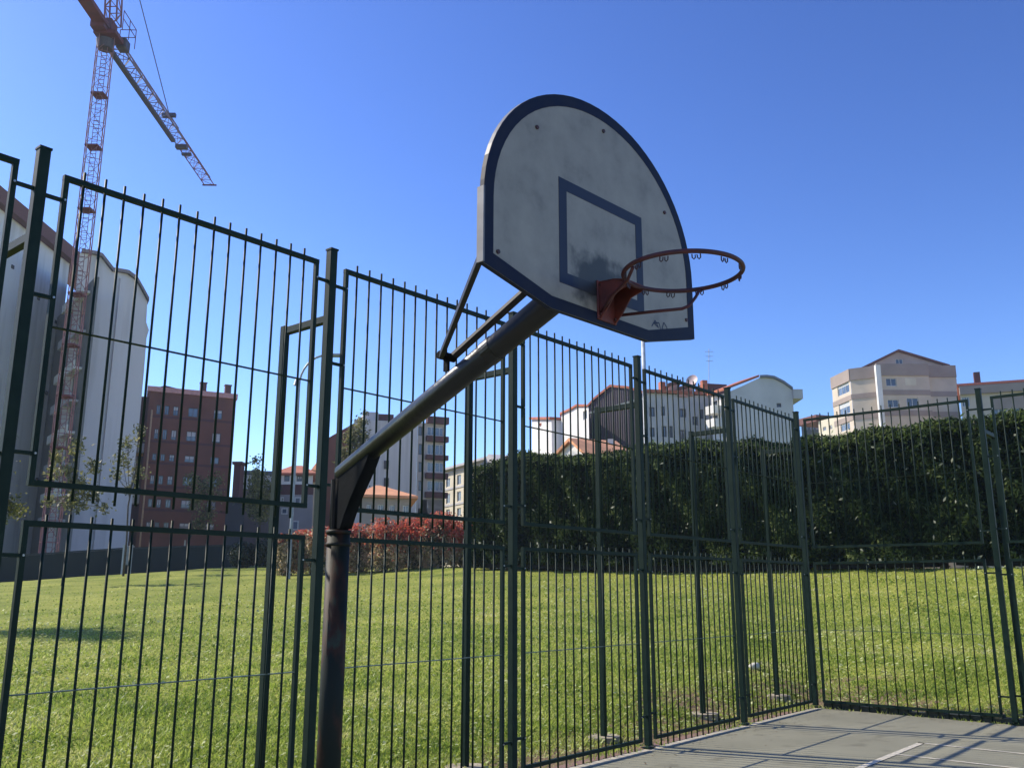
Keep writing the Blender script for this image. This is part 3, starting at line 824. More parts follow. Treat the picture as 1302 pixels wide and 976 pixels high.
# recess
f3 = Fac(f.P(f.L - .3, W(118, 352, 69).z, .6), W(121, 352, 69))
rz = f3.z
rec = thing('recessed_stair_wall', 'shaded grey recess with small balconies between the two blank white walls', 'building', (f3.A.x, f3.A.y, GB))
assert f3.L < 20
holes = [hole(f3, 93, 400 + 76 * 0 + 30, 99, 442)]
wall_body('wall', f3, [(0, GB), (f3.L, GB), (f3.L, rz), (0, rz)], holes, wallmat('recess_shade', (0.17, 0.165, 0.16)), rec, back=.3)  # wall colour darkened to hold the shade of the recess
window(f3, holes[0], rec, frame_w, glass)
for y in (395, 437, 478, 515, 552, 590, 628, 660):
    u, z = f3.uv(92, y)
    bm = bmesh.new(); add_box(bm, f3.P(f3.L * .66, z, -.3), f3.L * .5, .6, .2, f3.d, f3.n); add_box(bm, f3.P(f3.L * .66, z + .3, -.57), f3.L * .5, .08, .6, f3.d, f3.n)
    part('balcony', bm, white_w if y in (395, 478, 552, 628) else grey_w, rec)

# second party wall with stepped mansard outline
A = W(100, 330, 72); B = W(187, 330, 76)
f = Fac(A, B)
outl = [f.uv(*q) for q in ((101, 322), (120, 325), (128, 328), (142, 346), (150, 347), (161, 349), (172, 357), (180, 371), (187, 384), (185.5, 410), (189, 420), (186, 430), (183, 470))]
ur = outl[-1][0]
outl = [(outl[0][0], GB)] + outl[:12] + [(ur, f.uv(183, 470)[1]), (ur, GB)]
b = thing('apartment_block', 'pale block with blank outer wall and stepped rounded roofline, left of the brick block', 'building', base(f))
wall_body('wall', f, outl, [], mat('bright_party_wall', (0.66, 0.62, 0.61), 0.9, (0.44, 0.41, 0.39), 0.8, bump=0.2, bscale=4, detail=12, stretch=(1, 1, .12), contrast=(.48, .8)), b, back=14)
bm = bmesh.new(); top = outl[1:10]
for (u0, z0), (u1, z1) in zip(top[:-1], top[1:]):
    add_prism(bm, [f.P(u0, z0 + .02, -.35), f.P(u1, z1 + .02, -.35), f.P(u1, z1 + .02, 14), f.P(u0, z0 + .02, 14)], Vector((0, 0, .28)))
part('roof', bm, mat('grey_roof_edge', (0.26, 0.22, 0.24), .8), b)
u, _ = f.uv(141, 500)
bm = bmesh.new(); add_box(bm, f.P(u, (f.uv(141, 352)[1] + GB) / 2, -.06), .5, .35, f.uv(141, 352)[1] - GB, f.d, f.n); part('pilaster', bm, MATS['bright_party_wall'], b)

# --- crane
cr_red = mat('crane_red_paint', (0.17, 0.035, 0.035), 0.6, (0.11, 0.03, 0.035), 1.5); cr_grey = mat('crane_grey_steel', (0.07, 0.065, 0.12), 0.6)
cr_dark = mat('crane_dark', (0.07, 0.05, 0.06), 0.5)
def lattice(bm, p, q, wd, ht, sec, up=Vector((0, 0, 1)), ch=0.06, dg=0.035, tri=False):
    p, q = Vector(p), Vector(q); d = (q - p); L = d.length; d.normalize()
    s = d.cross(up).normalized(); t = s.cross(d)
    cs = [s * wd / 2 + t * ht / 2, -s * wd / 2 + t * ht / 2, -s * wd / 2 - t * ht / 2, s * wd / 2 - t * ht / 2]
    if tri: cs = [t * ht * .6, -s * wd / 2 - t * ht * .4, s * wd / 2 - t * ht * .4]
    for c in cs: bar_between(bm, p + c, q + c, ch, ch, side=s)
    n = max(2, int(round(L / sec)))
    for i in range(n):
        a, b2 = p + d * (L * i / n), p + d * (L * (i + 1) / n)
        for k in range(len(cs)):
            c0, c1 = cs[k], cs[(k + 1) % len(cs)]
            if (i + k) % 2: c0, c1 = c1, c0
            bar_between(bm, a + c0, b2 + c1, dg, dg, side=t)
            bar_between(bm, a + cs[k], a + cs[(k + 1) % len(cs)], dg, dg, side=t + s * .3)
YC = 55
mb = W(63, 700, YC); mt_ = W(134, 48, YC); mb.z = GB; mb.x = mt_.x
crane = thing('tower_crane', 'red tower crane with lattice mast and long jib above the white blocks', 'crane', mb)
bm = bmesh.new(); mup = (mt_ - mb).cross(Vector((.8, .6, 0))).normalized()
lattice(bm, mb, mt_, 0.95, 0.95, 1.3, up=Vector((.83, .55, 0)), ch=.055, dg=.028)
mastm = mat('crane_veiled_mast', (0.26, 0.12, 0.13), 0.7, (0.20, 0.09, 0.10), 0.6, spec=.2)  # purplish veil of flare and haze mixed into the mast colour
mast = obj('mast', bm, mastm, crane)
for y in (122, 188, 268, 375, 440, 505, 570):
    z = W(110, y, YC).z
    bm = bmesh.new(); add_box(bm, Vector((mt_.x, mt_.y, z)), .85, .85, .10); obj('mast_platform', bm, cr_red, crane)
bm = bmesh.new()
for k in range(int((mt_.z - 2) / .3)):
    add_box(bm, Vector((mt_.x + .1, mt_.y - .2, 1 + k * .3)), .36, .03, .03)
for s_ in (-.18, .18): add_box(bm, Vector((mt_.x + .1 + s_, mt_.y - .2, mt_.z / 2)), .03, .03, mt_.z - 1)
obj('ladder', bm, mastm, crane)
top = mt_.copy()
tip = ptc(266, 232, mt_.z + .6)
jd = Vector((tip.x - top.x, tip.y - top.y, 0)); JL = jd.length; jd.normalize(); js = Vector((jd.y, -jd.x, 0))
bm = bmesh.new()
add_tube(bm, [top - Vector((0, 0, .9)), top - Vector((0, 0, .3))], [.5, .62], 14); part('slewing_ring', bm, cr_dark, crane)
bm = bmesh.new()
add_box(bm, top + Vector((0, 0, .0)) + js * .2, 1.5, 1.5, .3, js, jd); add_box(bm, top + Vector((0, 0, .65)), .95, 1.0, 1.0, js, jd); add_box(bm, top + Vector((0, 0, .25)) - js * .1 - jd * .9, .9, .8, .5, js, jd)
part('turntable', bm, cr_red, crane)
bm = bmesh.new(); add_box(bm, top + Vector((0, 0, .05)) + js * .75 + jd * 1.0, .7, .8, .8, js, jd); shade_edges(bm, .08); part('cab', bm, cr_dark, crane)
bm = bmesh.new()
rp = top + Vector((0, 0, .15)) - js * .4
for a_, c_ in ((js * 1.7 + jd * 1.6, js * 1.7 - jd * .6), (js * 1.7 + jd * 1.6, js * .6 + jd * 1.6)):
    for hz in (.9, 1.5): bar_between(bm, rp + a_ + Vector((0, 0, hz)), rp + c_ + Vector((0, 0, hz)), .04, .04)
for q in (js * 1.7 + jd * 1.6, js * 1.7 - jd * .6, js * .6 + jd * 1.6, js * 1.7 + jd * .5): bar_between(bm, rp + q, rp + q + Vector((0, 0, 1.5)), .04, .04)
obj('guard_rail', bm, cr_red, crane)
bm = bmesh.new(); lattice(bm, top + jd * .6 + Vector((0, 0, .6)), top + jd * (JL * .62) + Vector((0, 0, .6)), 1.0, 1.0, 1.2, ch=.08, dg=.045, tri=True)
obj('jib', bm, mat('crane_jib_steel', (0.24, 0.17, 0.22), 0.6), crane)
bm = bmesh.new(); lattice(bm, top + jd * (JL * .62) + Vector((0, 0, .6)), top + jd * JL + Vector((0, 0, .6)), .9, .8, 1.2, ch=.065, dg=.035, tri=True)
obj('jib_tip_section', bm, mastm, crane)
bm = bmesh.new(); add_box(bm, top + jd * (JL * .33) - js * .42 + Vector((0, 0, .15)), .34, JL * .6, .22, js, jd); obj('jib_walkway', bm, cr_grey, crane)
bm = bmesh.new(); add_box(bm, top + jd * (JL * .665) + Vector((0, 0, .05)), .95, .5, .3, js, jd); add_box(bm, top + jd * (JL * .72) + Vector((0, 0, .05)), .8, .3, .2, js, jd); part('trolley', bm, cr_dark, crane)
bm = bmesh.new(); add_box(bm, top + jd * JL + Vector((0, 0, .3)), 1.3, .12, .12, js, jd); part('jib_end', bm, cr_red, crane)
bm = bmesh.new(); add_prism(bm, [top - jd * 13 - js * .42 + Vector((0, 0, .3)), top - jd * 13 + js * .42 + Vector((0, 0, .3)), top + js * .42 + Vector((0, 0, .3)), top - js * .42 + Vector((0, 0, .3))], Vector((0, 0, .3)))
part('counter_jib', bm, cr_red, crane)
bm = bmesh.new(); lattice(bm, top + Vector((0, 0, 1)) + js * .35, top + Vector((0, 0, 9.5)) - jd * .4, .8, .8, 1.1, up=jd, ch=.09, dg=.05); obj('tower_head', bm, mastm, crane)
bm = bmesh.new()
pend = W(206, 131, 10); 
q1 = top + jd * (JL * .52) + Vector((0, 0, 1.2)); q0 = top + Vector((0, 0, 9.5)) - jd * .4
add_tube(bm, [q0, q1], .035, 6); add_tube(bm, [q0, top - jd * 12 + Vector((0, 0, .6))], .035, 6); obj('pendant_cable', bm, cr_grey, crane)
bm = bmesh.new(); add_box(bm, q1 - Vector((0, 0, .1)), 1.1, .3, .3, js, jd); part('pendant_bracket', bm, cr_grey, crane)

# --- middle distance buildings
def simple(name, label, l, r, Y, m, cols=None, rows=None, ref=None, back=10, extra=None, fm=None, gm=None, mull=1, holes=None, outl=None, blinds=True):
    f = fac(l, r, Y)
    b = thing(name, label, 'building', base(f))
    hs = list(holes(f)) if holes else []
    if cols: hs += holes_grid(f, cols, rows, ref)
    o = outl(f) if outl else [(0, GB), (f.L, GB), (f.L, f.z), (0, f.z)]
    wall_body('wall', f, o, hs, m, b, back=back)
    for h in hs: window(f, h, b, fm or frame_w, gm or glass_b, random.choice([0, 0, .35, .6]) if blinds else 0, mull)
    return f, b
def hip(f, u0, u1, zb, zt, over, m, b, nm='roof', back=9, r0=.35, r1=.65):
    bm = bmesh.new()
    a = [f.P(u0 - over, zb, -over), f.P(u1 + over, zb, -over), f.P(u1 + over, zb, back), f.P(u0 - over, zb, back)]
    zt = EYE + (zt - EYE) * f.P(0, 0, back * .5).y / f.A.y
    t = [f.P(u0 + (u1 - u0) * r0, zt, back * .5), f.P(u0 + (u1 - u0) * r1, zt, back * .5)]
    v = [bm.verts.new(p) for p in a + t]; lo = [bm.verts.new(p - Vector((0, 0, .2))) for p in a]
    for q in ((0, 1, 5, 4), (1, 2, 5), (2, 3, 4, 5), (3, 0, 4)): bm.faces.new([v[i] for i in q])
    for i in range(4): bm.faces.new((v[i], v[(i + 1) % 4], lo[(i + 1) % 4], lo[i]))
    bm.faces.new(lo); return part(nm, bm, m, b)

f, b = simple('dark_building', 'low dark shaded building with square brick stack beside the brick block', (288, 632), (312, 632), 80, dark_w, back=8)
bm = bmesh.new(); u0, zt = f.uv(300, 587); u1, _ = f.uv(308.5, 587)
add_box(bm, f.P((u0 + u1) / 2, (zt + GB) / 2, 1.5), u1 - u0, 1.2, zt - GB, f.d, f.n); add_box(bm, f.P((u0 + u1) / 2, zt, 1.5), u1 - u0 + .3, 1.4, .25, f.d, f.n); part('stack', bm, brick_d, b)
f, b = simple('terraced_house', 'grey flat roofed house with brown lower storey left of the red roofed one', (308, 599), (349, 600), 86, grey_w, cols=[(314, 318), (324, 329), (335, 340)], rows=[(632, 641), (655, 666)], ref=620)
part('brown_storey', fbox(f, 0.05, f.L - .05, GB, f.uv(325, 622)[1], .04), wallmat('brown_storey', (0.16, 0.12, 0.11)), b)
part('parapet', fbox(f, -.15, f.L + .15, f.z - .35, f.z + .05, .15, .4), mat('slate_edge', (0.12, 0.13, 0.17), .7), b)

f, b = simple('white_house', 'white gabled house with red tiled roof seen behind the leaning green buttress', (354, 602), (398, 602), 92, white_w, cols=[(361, 368), (377, 384)], rows=[(604.5, 612)], ref=608, back=9, fm=frame_d)
hip(f, 0, f.L, f.z, f.uv(378, 592)[1], .5, tile, b)
part('maroon_storey', fbox(f, -.1, f.L + .1, f.uv(376, 629)[1], f.uv(376, 616)[1], .06), brick_d, b)
part('grey_storey', fbox(f, -.1, f.L + .1, GB, f.uv(376, 629)[1] - .01, .05), wallmat('ground_storey_grey', (0.30, 0.28, 0.28)), b)
for x0, x1, y0, y1 in ((375, 383, 632, 643), (357, 361, 632, 642), (358, 366, 646, 654), (372, 380, 662, 674)):
    h = hole(f, x0, y0, x1, y1); h2 = (h[0], h[1], h[2], h[3]); 
    bm = fbox(f, h[0], h[2], h[1], h[3], .09, .06); wo_ = part('window', bm, frame_w, b)
    bm = fbox(f, h[0] + .12, h[2] - .12, h[1] + .12, h[3] - .12, .10, .05); part('pane', bm, glass_b, wo_)
f, b = simple('cream_house', 'narrow cream house with pale roof behind the first near fence post', (398, 598), (425, 600), 98, cream2, cols=[(401, 405)], rows=[(622, 632), (645, 656)], ref=615)
hip(f, 0, f.L, f.z, f.z + 1.6, .4, tile_o, b)

# block with blank side wall and glazed balcony front
f, b = simple('brick_house', 'dark red pitched roof house peeking over left of the bent hoop arm', (405, 556), (458, 556), 98, brick_w, cols=[(428, 433), (440, 445)], rows=[(572, 582), (598, 608)], ref=565)
bm = bmesh.new(); u0 = f.uv(419, 552)[0]; u1 = f.uv(457, 534)[0]; zt = f.uv(455, 534)[1]
add_prism(bm, [f.P(u0, f.z + .02, 0), f.P(u1, f.z + .02, 0), f.P(u1, zt, 0)], -f.n * 9); part('roof', bm, mat('dark_red_roof', (.17, .05, .045), .8), b)

A = W(450, 533, 95); B = ptc(531, 537, A.z); f = Fac(A, B)
b = thing('apartment_block', 'mid height block with blank grey side wall and red banded glazed balconies', 'building', base(f))
wall_body('wall', f, [(0, GB), (f.L, GB), (f.L, f.z), (0, f.z)], [], mat('striped_grey_party_wall', (0.60, 0.56, 0.54), .9, (0.48, 0.45, 0.43), .8, stretch=(3, 3, .15)), b, back=9)
for y in (591, 613):
    u, z = f.uv(491, y); bm = bmesh.new(); add_box(bm, f.P(u, z, -.05), .5, .15, .9, f.d, f.n); part('wall_vent', bm, dark_w, b)
u0, zt = f.uv(461, 521); u1, _ = f.uv(479, 521); u2, _ = f.uv(499, 521)
bm = bmesh.new(); add_box(bm, f.P((u0 + u1) / 2, (f.z + zt) / 2, 3), u1 - u0, 4, zt - f.z, f.d, f.n); part('lift_house', bm, grey_w, b)
bm = bmesh.new(); add_box(bm, f.P((u1 + u2) / 2, (f.z + zt) / 2 - .05, 3.2), u2 - u1, 3.8, zt - f.z - .1, f.d, f.n); part('penthouse', bm, brick_d, b)
g = Fac(B, ptc(566, 534, A.z) if False else B + (ptc(565.5, 539.5, A.z) - B))
cw = [(532, 537), (543, 564)]
rws = [(542, 554), (564, 578), (587, 600), (611, 624), (635, 646)]
hs_ = []
for y0, y1 in rws: 
    for x0, x1 in cw: hs_.append(hole(g, x0, y0, x1, y1))
wall_body('balcony_front', g, [(0.01, GB), (g.L, GB), (g.L, g.z), (0.01, g.z)], hs_, wallmat('beige_front', (0.45, 0.40, 0.36)), b, back=8.9)
for i, h in enumerate(hs_): window(g, h, b, frame_w if i % 2 else frame_d, glass_b, 0, 3 if i % 2 else 1)
for y0, y1 in ((530.5, 539), (555, 562), (579, 585), (602, 609), (626, 633)):
    zt, zb = g.uv(553, y0)[1], g.uv(553, y1)[1]; u = g.uv(541, 560)[0]
    part('brick_parapet', fbox(g, u, g.L + .3, zb, zt, .55, .7), brick_d, b)

f, b = simple('low_house', 'low beige house with orange hipped roof just above the red bushes', (459, 629), (522, 631), 72, tan_w, cols=[(466, 472), (480, 488), (495, 502), (512, 520)], rows=[(641, 651)], ref=646, back=8)
hip(f, 0, f.L, f.z, f.uv(480, 617)[1], .5, tile_o, b, r0=.3, r1=.4)

# cream white block right of it
f = fac((556, 602), (622, 584), 120)
b = thing('apartment_block', 'sunlit cream three storey block between the red banded block and the hedge', 'building', base(f))
hs_ = [hole(f, *q) for q in ((567, 609, 572, 619), (567, 628, 572, 640), (567, 648, 572, 657), (581, 604, 586, 616), (581, 625, 586, 637), (581, 646, 586, 656), (602, 602, 606, 612), (602, 622, 606, 633))]
wall_body('wall', f, [(0, GB), (f.L, GB), (f.L, f.z), (0, f.z)], hs_, cream2, b, back=12)
for h in hs_: window(f, h, b, frame_w, glass_b, 0, 1)
for y in (599, 620, 641):
    z = f.uv(578, y)[1]; part('string_course', fbox(f, 0, f.L, z - .12, z + .12, .08), grey_w, b)
bm = bmesh.new(); slab(bm, [f.P(-.5, f.z + .3, -.6), f.P(f.L + .5, f.z + .3, -.6), f.P(f.L + .5, f.z + .3, 12), f.P(-.5, f.z + .3, 12)], .28); part('roof', bm, grey_w, b)
f, b = simple('grey_gable_house', 'small grey roofed house half hidden by the left end of the hedge', (598, 600), (646, 582), 100, grey_w, cols=[(606, 612)], rows=[(600, 612)], ref=605, outl=lambda f: [(0, GB), (f.L, GB), (f.L, f.z - 1), (f.L * .5, f.z + 1.2), (0, f.z - 1)])

# bright white building pair
f = Fac(W(676, 533, 104), W(701, 533.5, 97))
b = thing('white_block', 'bright white stepped building with thin red roof edges behind the hedge', 'building', base(f))
z7 = f.uv(701, 533.5)[1]
wall_body('wall', f, [(0, GB), (f.L, GB), (f.L, z7), (0, f.z)], [], white_w, b, back=10)
bm = bmesh.new(); add_prism(bm, [f.P(-.2, f.z + .01, -.3), f.P(f.L + .2, z7 + .01, -.3), f.P(f.L + .2, z7 + .01, 8), f.P(-.2, f.z + .01, 8)], Vector((0, 0, .28))); part('roof_edge', bm, tile, b)
q = f.P(f.L + .01, z7); e = Fac(q, ptc(716, 536, q.z))
hs_ = [hole(e, 703.5, 551, 711, 559), hole(e, 704.5, 568, 711.5, 577)]
wall_body('window_front', e, [(0, GB), (e.L, GB), (e.L, e.z - .01), (0, e.z - .01)], hs_, white_w, b, back=4)
for h in hs_: window(e, h, b, frame_w, glass_b, .3, 1)
part('front_roof_edge', fbox(e, -.1, e.L + .1, e.z + .01, e.z + .28, .3, 4), tile, b)
g = Fac(W(712.5, 522, 97), W(751, 518, 89))
ol = [g.uv(*q) for q in ((713.5, 527), (727, 521), (734, 516.5), (748, 516.5))]
ol = [(ol[0][0], GB)] + ol + [(ol[3][0], GB)]
wall_body('tall_wing', g, ol, [hole(g, 741, 523, 746, 533)], white_w, b, back=10); window(g, hole(g, 741, 523, 746, 533), b, frame_w, glass_b)
bm = bmesh.new()
for (u0, z0), (u1, z1) in zip(ol[1:-2], ol[2:-1]):
    add_prism(bm, [g.P(u0, z0 + .01, -.2), g.P(u1, z1 + .01, -.2), g.P(u1, z1 + .01, 10), g.P(u0, z0 + .01, 10)], Vector((0, 0, .22)))
part('wing_roof', bm, tile, b)

# dark clad gable
f = Fac(W(748, 515, 96), W(826, 503, 90))
ol = [f.uv(*q) for q in ((747, 519), (757, 508), (777, 492), (800, 494), (828, 503), (828, 590))]
b = thing('clad_gable_building', 'building end clad in dark brown corrugated sheet with low gable', 'building', base(f))
ol = [(ol[0][0], GB)] + ol[:5] + [(ol[4][0], GB)]
wall_body('wall', f, ol, [], slate_w, b, back=10)
bm = bmesh.new()
for (u0, z0), (u1, z1) in zip(ol[1:-2], ol[2:-1]):
    add_prism(bm, [f.P(u0, z0 + .01, -.25), f.P(u1, z1 + .01, -.25), f.P(u1, z1 + .01, 10), f.P(u0, z0 + .01, 10)], Vector((0, 0, .25)))
part('roof', bm, tile, b)
za = f.uv(750, 525)[1]; zb = f.uv(800, 516)[1]
bm = bmesh.new(); bar_between(bm, f.P(f.uv(750, 525)[0], za, -.06), f.P(f.L, zb + .6, -.06), .12, .2); obj('flashing', bm, mat('green_flashing', (.14, .17, .15), .5), b)
bm = bmesh.new()
for k in range(28):
    u = ol[0][0] + (f.L - ol[0][0]) * (k + .5) / 28
    z1 = np.interp(u, [q[0] for q in ol[1:-1]], [q[1] for q in ol[1:-1]]) - .15
    add_box(bm, f.P(u, (GB + z1) / 2, -.03), .12, .08, z1 - GB, f.d, f.n)
tag(obj('cladding_rib', bm, slate_w, b), kind='stuff')

# low house with white gable and orange roof
f = Fac(W(702, 590, 62), W(752, 590, 56.5))
ol = [f.uv(*q) for q in ((700, 588), (728, 559.5), (752, 581))]
b = thing('low_house', 'low white gabled house with orange tiled roof peeking over the hedge', 'building', base(f))
wall_body('wall', f, [(ol[0][0], GB)] + ol + [(ol[2][0], GB)], [], white_w, b, back=9)
rd = (W(803, 577, 60 + 3) - W(728, 559.5, 60)); 
ridge0 = f.P(*ol[1]) + Vector((0, 0, .15)); ridge1 = W(783, 560, 66)
e0 = f.P(*ol[2]) + Vector((0, 0, .1)); e1 = W(806, 578, 60.5)
bm = bmesh.new(); add_prism(bm, [ridge0 + f.n * .3, ridge1, e1, e0 + f.n * .3], Vector((0, 0, -.2)))
l0 = f.P(*ol[0]) + Vector((0, 0, .1)); add_prism(bm, [ridge0 + f.n * .3, f.P(ol[1][0], ridge0.z, 9), f.P(ol[0][0], l0.z, 9), l0 + f.n * .3], Vector((0, 0, -.2)))
part('roof', bm, tile_o, b)
g = Fac(W(751, 584, 57.2), W(804, 579, 60.8)); bm = bmesh.new(); add_prism(bm, [g.P(0, GB), g.P(g.L, GB), g.P(g.L, e1.z - 1.2), g.P(0, e0.z - 1.2)], -g.n * 3); part('side_wall', bm, white_w, b)
bm = bmesh.new(); c = W(776, 561, 63.5); add_box(bm, c + Vector((0, 0, -.6)), .55, .5, 1.5); part('chimney', bm, white_w, b)

# long grey block with mansards
f = fac((820, 499), (908, 503), 88)
hs_ = [hole(f, *q) for q in ((825, 517, 832, 529), (840, 516, 845, 528), (864, 519, 872, 530), (880, 529, 887, 540), (889, 520, 894, 532), (826, 543, 832, 555), (841, 541, 847, 555), (864, 546, 872, 558), (851, 541, 855, 556))]
b = thing('mansard_block', 'long grey block with pink and red mansard dormers and a roof dish', 'building', base(f))
wall_body('wall', f, [(0, GB), (f.L, GB), (f.L, f.z), (0, f.z)], hs_, wallmat('bluish_grey_wall', (.52, .51, .50)), b, back=10)
for h in hs_: window(f, h, b, frame_d, glass_b, 0, 1)
bm = bmesh.new(); u1 = f.uv(884, 500)[0]; slab(bm, [f.P(-.1, f.z + .3, -.4), f.P(f.L, f.z + .3, -.4), f.P(f.L, f.z + 1.1, 6), f.P(-.1, f.z + 1.1, 6)], .3); part('roof', bm, tile, b)
for x0, x1, y0, y1, m_ in ((849, 861, 489, 498, pink_e), (861, 873, 494, 504, pink_e), (871, 880, 492, 503, pink_e)):
    u0, zt = f.uv(x0, y0); u1, _ = f.uv(x1, y0); zb = f.uv(x0, y1)[1]
    bm = bmesh.new(); add_box(bm, f.P((u0 + u1) / 2, (zt + zb) / 2, .9), u1 - u0, 2.2, zt - zb, f.d, f.n); o_ = part('dormer', bm, m_, b)
    bm = bmesh.new(); add_prism(bm, [f.P(u0 - .2, zt - .25, -.5), f.P(u1 + .2, zt + .25, -.5), f.P(u1 + .2, zt + .25, 2.4), f.P(u0 - .2, zt - .25, 2.4)], Vector((0, 0, .3))); part('dormer_roof', bm, maroon, o_)
for x, y0, y1 in ((844, 484, 500), (897.5, 482, 498)):
    u, zt = f.uv(x, y0); zb = f.uv(x, y1)[1]
    bm = bmesh.new(); add_box(bm, f.P(u, (zt + zb) / 2, .6), .45 * 1.2, .6, zt - zb, f.d, f.n); o_ = part('chimney', bm, tile, b)
    bm = bmesh.new(); add_box(bm, f.P(u, zb - .5, .5), .52, .7, 1.3, f.d, f.n); part('chimney_base', bm, white_w, o_)
bm = bmesh.new(); add_box(bm, f.P(f.uv(905, 492)[0], f.uv(905, 492)[1], 1.5), 2.6, 2, 1.0, f.d, f.n); part('roof_box', bm, brick_d, b)
# dish
c = W(880, 484, 88); dn = (Vector((-0.55, -0.75, 0.35))).normalized(); dx = dn.cross(Vector((0, 0, 1))).normalized(); dy = dx.cross(dn)
bm = bmesh.new(); prev = None
for r_, dp in ((0.01, 0), (.25, .03), (.45, .09), (.62, .17)):
    ring = [bm.verts.new(c + (dx * math.cos(t) + dy * math.sin(t)) * r_ + dn * dp) for t in [2 * math.pi * k / 20 for k in range(20)]]
    if prev:
        for k in range(20): bm.faces.new((prev[k], prev[(k + 1) % 20], ring[(k + 1) % 20], ring[k]))
    prev = ring
dish = part('satellite_dish', bm, mat('dish_pink', (.62, .45, .42), .5), b)
bm = bmesh.new(); add_tube(bm, [c, c - Vector((0, 0, 1.3))], .05, 6); part('dish_mast', bm, galv, dish)
bm = bmesh.new(); c = W(901, 494, 90); t_ = W(901, 443, 90)
add_tube(bm, [c, t_], .035, 6)
for k, z in enumerate((.3, .8, 1.3)): add_box(bm, t_ - Vector((0, 0, z)), .9 - .1 * k, .04, .04)
part('antenna', bm, galv, b)

# white gabled block
f = fac((928, 497), (1019, 497), 84)
ol = [f.uv(*q) for q in ((928, 497), (946, 489), (965, 480), (974, 479.5), (984, 481), (996, 487), (1007, 495))]
hs_ = [hole(f, 987, 512, 993, 517)]
b = thing('white_gabled_block', 'white block with curved gable top and orange roof left of the court corner', 'building', base(f))
ur = f.uv(1007, 497)[0]
wall_body('wall', f, [(ol[0][0], GB)] + ol + [(ur, GB)], hs_, wallmat('grey_white_wall', (.60, .59, .58)), b, back=10)
window(f, hs_[0], b, frame_d, glass)
zb_ = f.uv(1007, 507)[1]; u2 = f.uv(1019, 497)[0]; u3 = f.uv(1016, 520)[0]
bm = bmesh.new(); add_prism(bm, [f.P(ur + .01, GB, .3), f.P(u3 - .5, GB, .3), f.P(u3 - .5, zb_, .3), f.P(ur + .01, zb_, .3)], -f.n * 9); part('side_wing', bm, wallmat('brown_grey', (.34, .31, .32)), b)
zt_ = f.uv(1010, 495)[1]
bm = bmesh.new(); add_prism(bm, [f.P(ur + .01, zb_ + .01, -.3), f.P(u2, zb_ + .01, -.3), f.P(u2, zt_, -.3), f.P(ur + .01, zt_, -.3)], -f.n * 9); part('parapet_box', bm, grey_w, b)
bm = bmesh.new()
for (u0, z0), (u1, z1) in zip(ol[2:-1], ol[3:]):
    add_prism(bm, [f.P(u0, z0 + .01, -.25), f.P(u1, z1 + .01, -.25), f.P(u1, z1 + .01, 10), f.P(u0, z0 + .01, 10)], Vector((0, 0, .22)))
part('gable_coping', bm, mat('lead_coping', (.2, .22, .28), .6), b)
# sunlit side facade going back to the left, and the roof slope above it
A = f.P(ol[0][0], f.z); Bk = ptc(904, 504.5, f.z); g = Fac(Bk, A)
hs_ = [hole(g, 906, 510, 912, 519), hole(g, 906, 527, 912, 536), hole(g, 916, 520, 921, 530)]
wall_body('sunny_front', g, [(0, GB), (g.L - .01, GB), (g.L - .01, g.z - .02), (0, g.z - .02)], hs_, white_w, b, back=1.2)
for h in hs_: window(g, h, b, frame_d, glass, 0, 0)
for y in (521, 538):
    z = g.uv(909, y)[1]; part('balcony', fbox(g, 0.2, g.L * .5, z - .5, z + .3, .9, 1.0), white_w, b)
bm = bmesh.new()
rt = f.P(*ol[2]) + Vector((0, 0, .1)); back = (Bk - A)
add_prism(bm, [A + Vector((0, 0, .1)) + g.n * .5, rt, rt + back, Bk + Vector((0, 0, .1)) + g.n * .5], Vector((0, 0, .22))); part('roof', bm, tile, b)

# far bits right of the corner
f, b = simple('far_house', 'small distant cream house with brown roof left of the big cream block', (1040, 535), (1063, 529), 150, cream2, cols=[(1046, 1050), (1055, 1058)], rows=[(542, 547)], ref=544)
part('roof', fbox(f, -.4, f.L + .4, f.z, f.z + 1.1, .5, 9), maroon, b)
f, b = simple('far_glass_building', 'low distant building with dark greenish glazed front just right of the corner', (1018, 534), (1044, 533), 160, mat('dark_glazing', (.08, .11, .12), .3), cols=[(1022, 1026), (1030, 1034), (1037, 1041)], rows=[(539, 546)], ref=541)

# --- big cream block on the right
YB_ = 125
A = W(1113, 464, YB_); zr = A.z
f1 = Fac(A, ptc(1179, 464, zr))
b = thing('cream_apartment_block', 'large cream and brown banded apartment block with low gable above the right hedge', 'building', base(f1))
hs_ = [hole(f1, *q) for q in ((1125.5, 480, 1139, 490), (1128, 507, 1142, 517), (1152, 505, 1167, 516))]
wall_body('wall', f1, [(0, GB), (f1.L, GB), (f1.L, zr), (0, zr)], hs_, cream_w, b, back=14)
for i, h in enumerate(hs_): window(f1, h, b, frame_w, glass, .0, 1)
h = hole(f1, 1150, 480, 1164, 489); part('shutter', fbox(f1, h[0], h[2], h[1], h[3], .02), cream2, b)
f2 = Fac(f1.P(f1.L + .02, zr, 1.0), ptc(1214, 466, zr))
wall_body('right_bay', f2, [(0, GB), (f2.L, GB), (f2.L, zr - .15), (0, zr - .15)], [], cream_w, b, back=12)
f3 = Fac(ptc(1080, 470.5, zr), f1.P(-.02, zr, 1.2))
wall_body('left_bay', f3, [(0, GB), (f3.L, GB), (f3.L, zr - .1), (0, zr - .1)], [], cream_w, b, back=12)
f4 = Fac(ptc(1056.5, 482, zr), f3.P(-.02, zr, 0))
hs_ = [hole(f4, *q) for q in ((1064, 488, 1079, 501), (1066, 514, 1080, 527), (1068, 536, 1080, 547))]
wall_body('chamfer_wall', f4, [(0, GB), (f4.L, GB), (f4.L, zr - .1), (0, zr - .1)], hs_, cream_w, b, back=6)
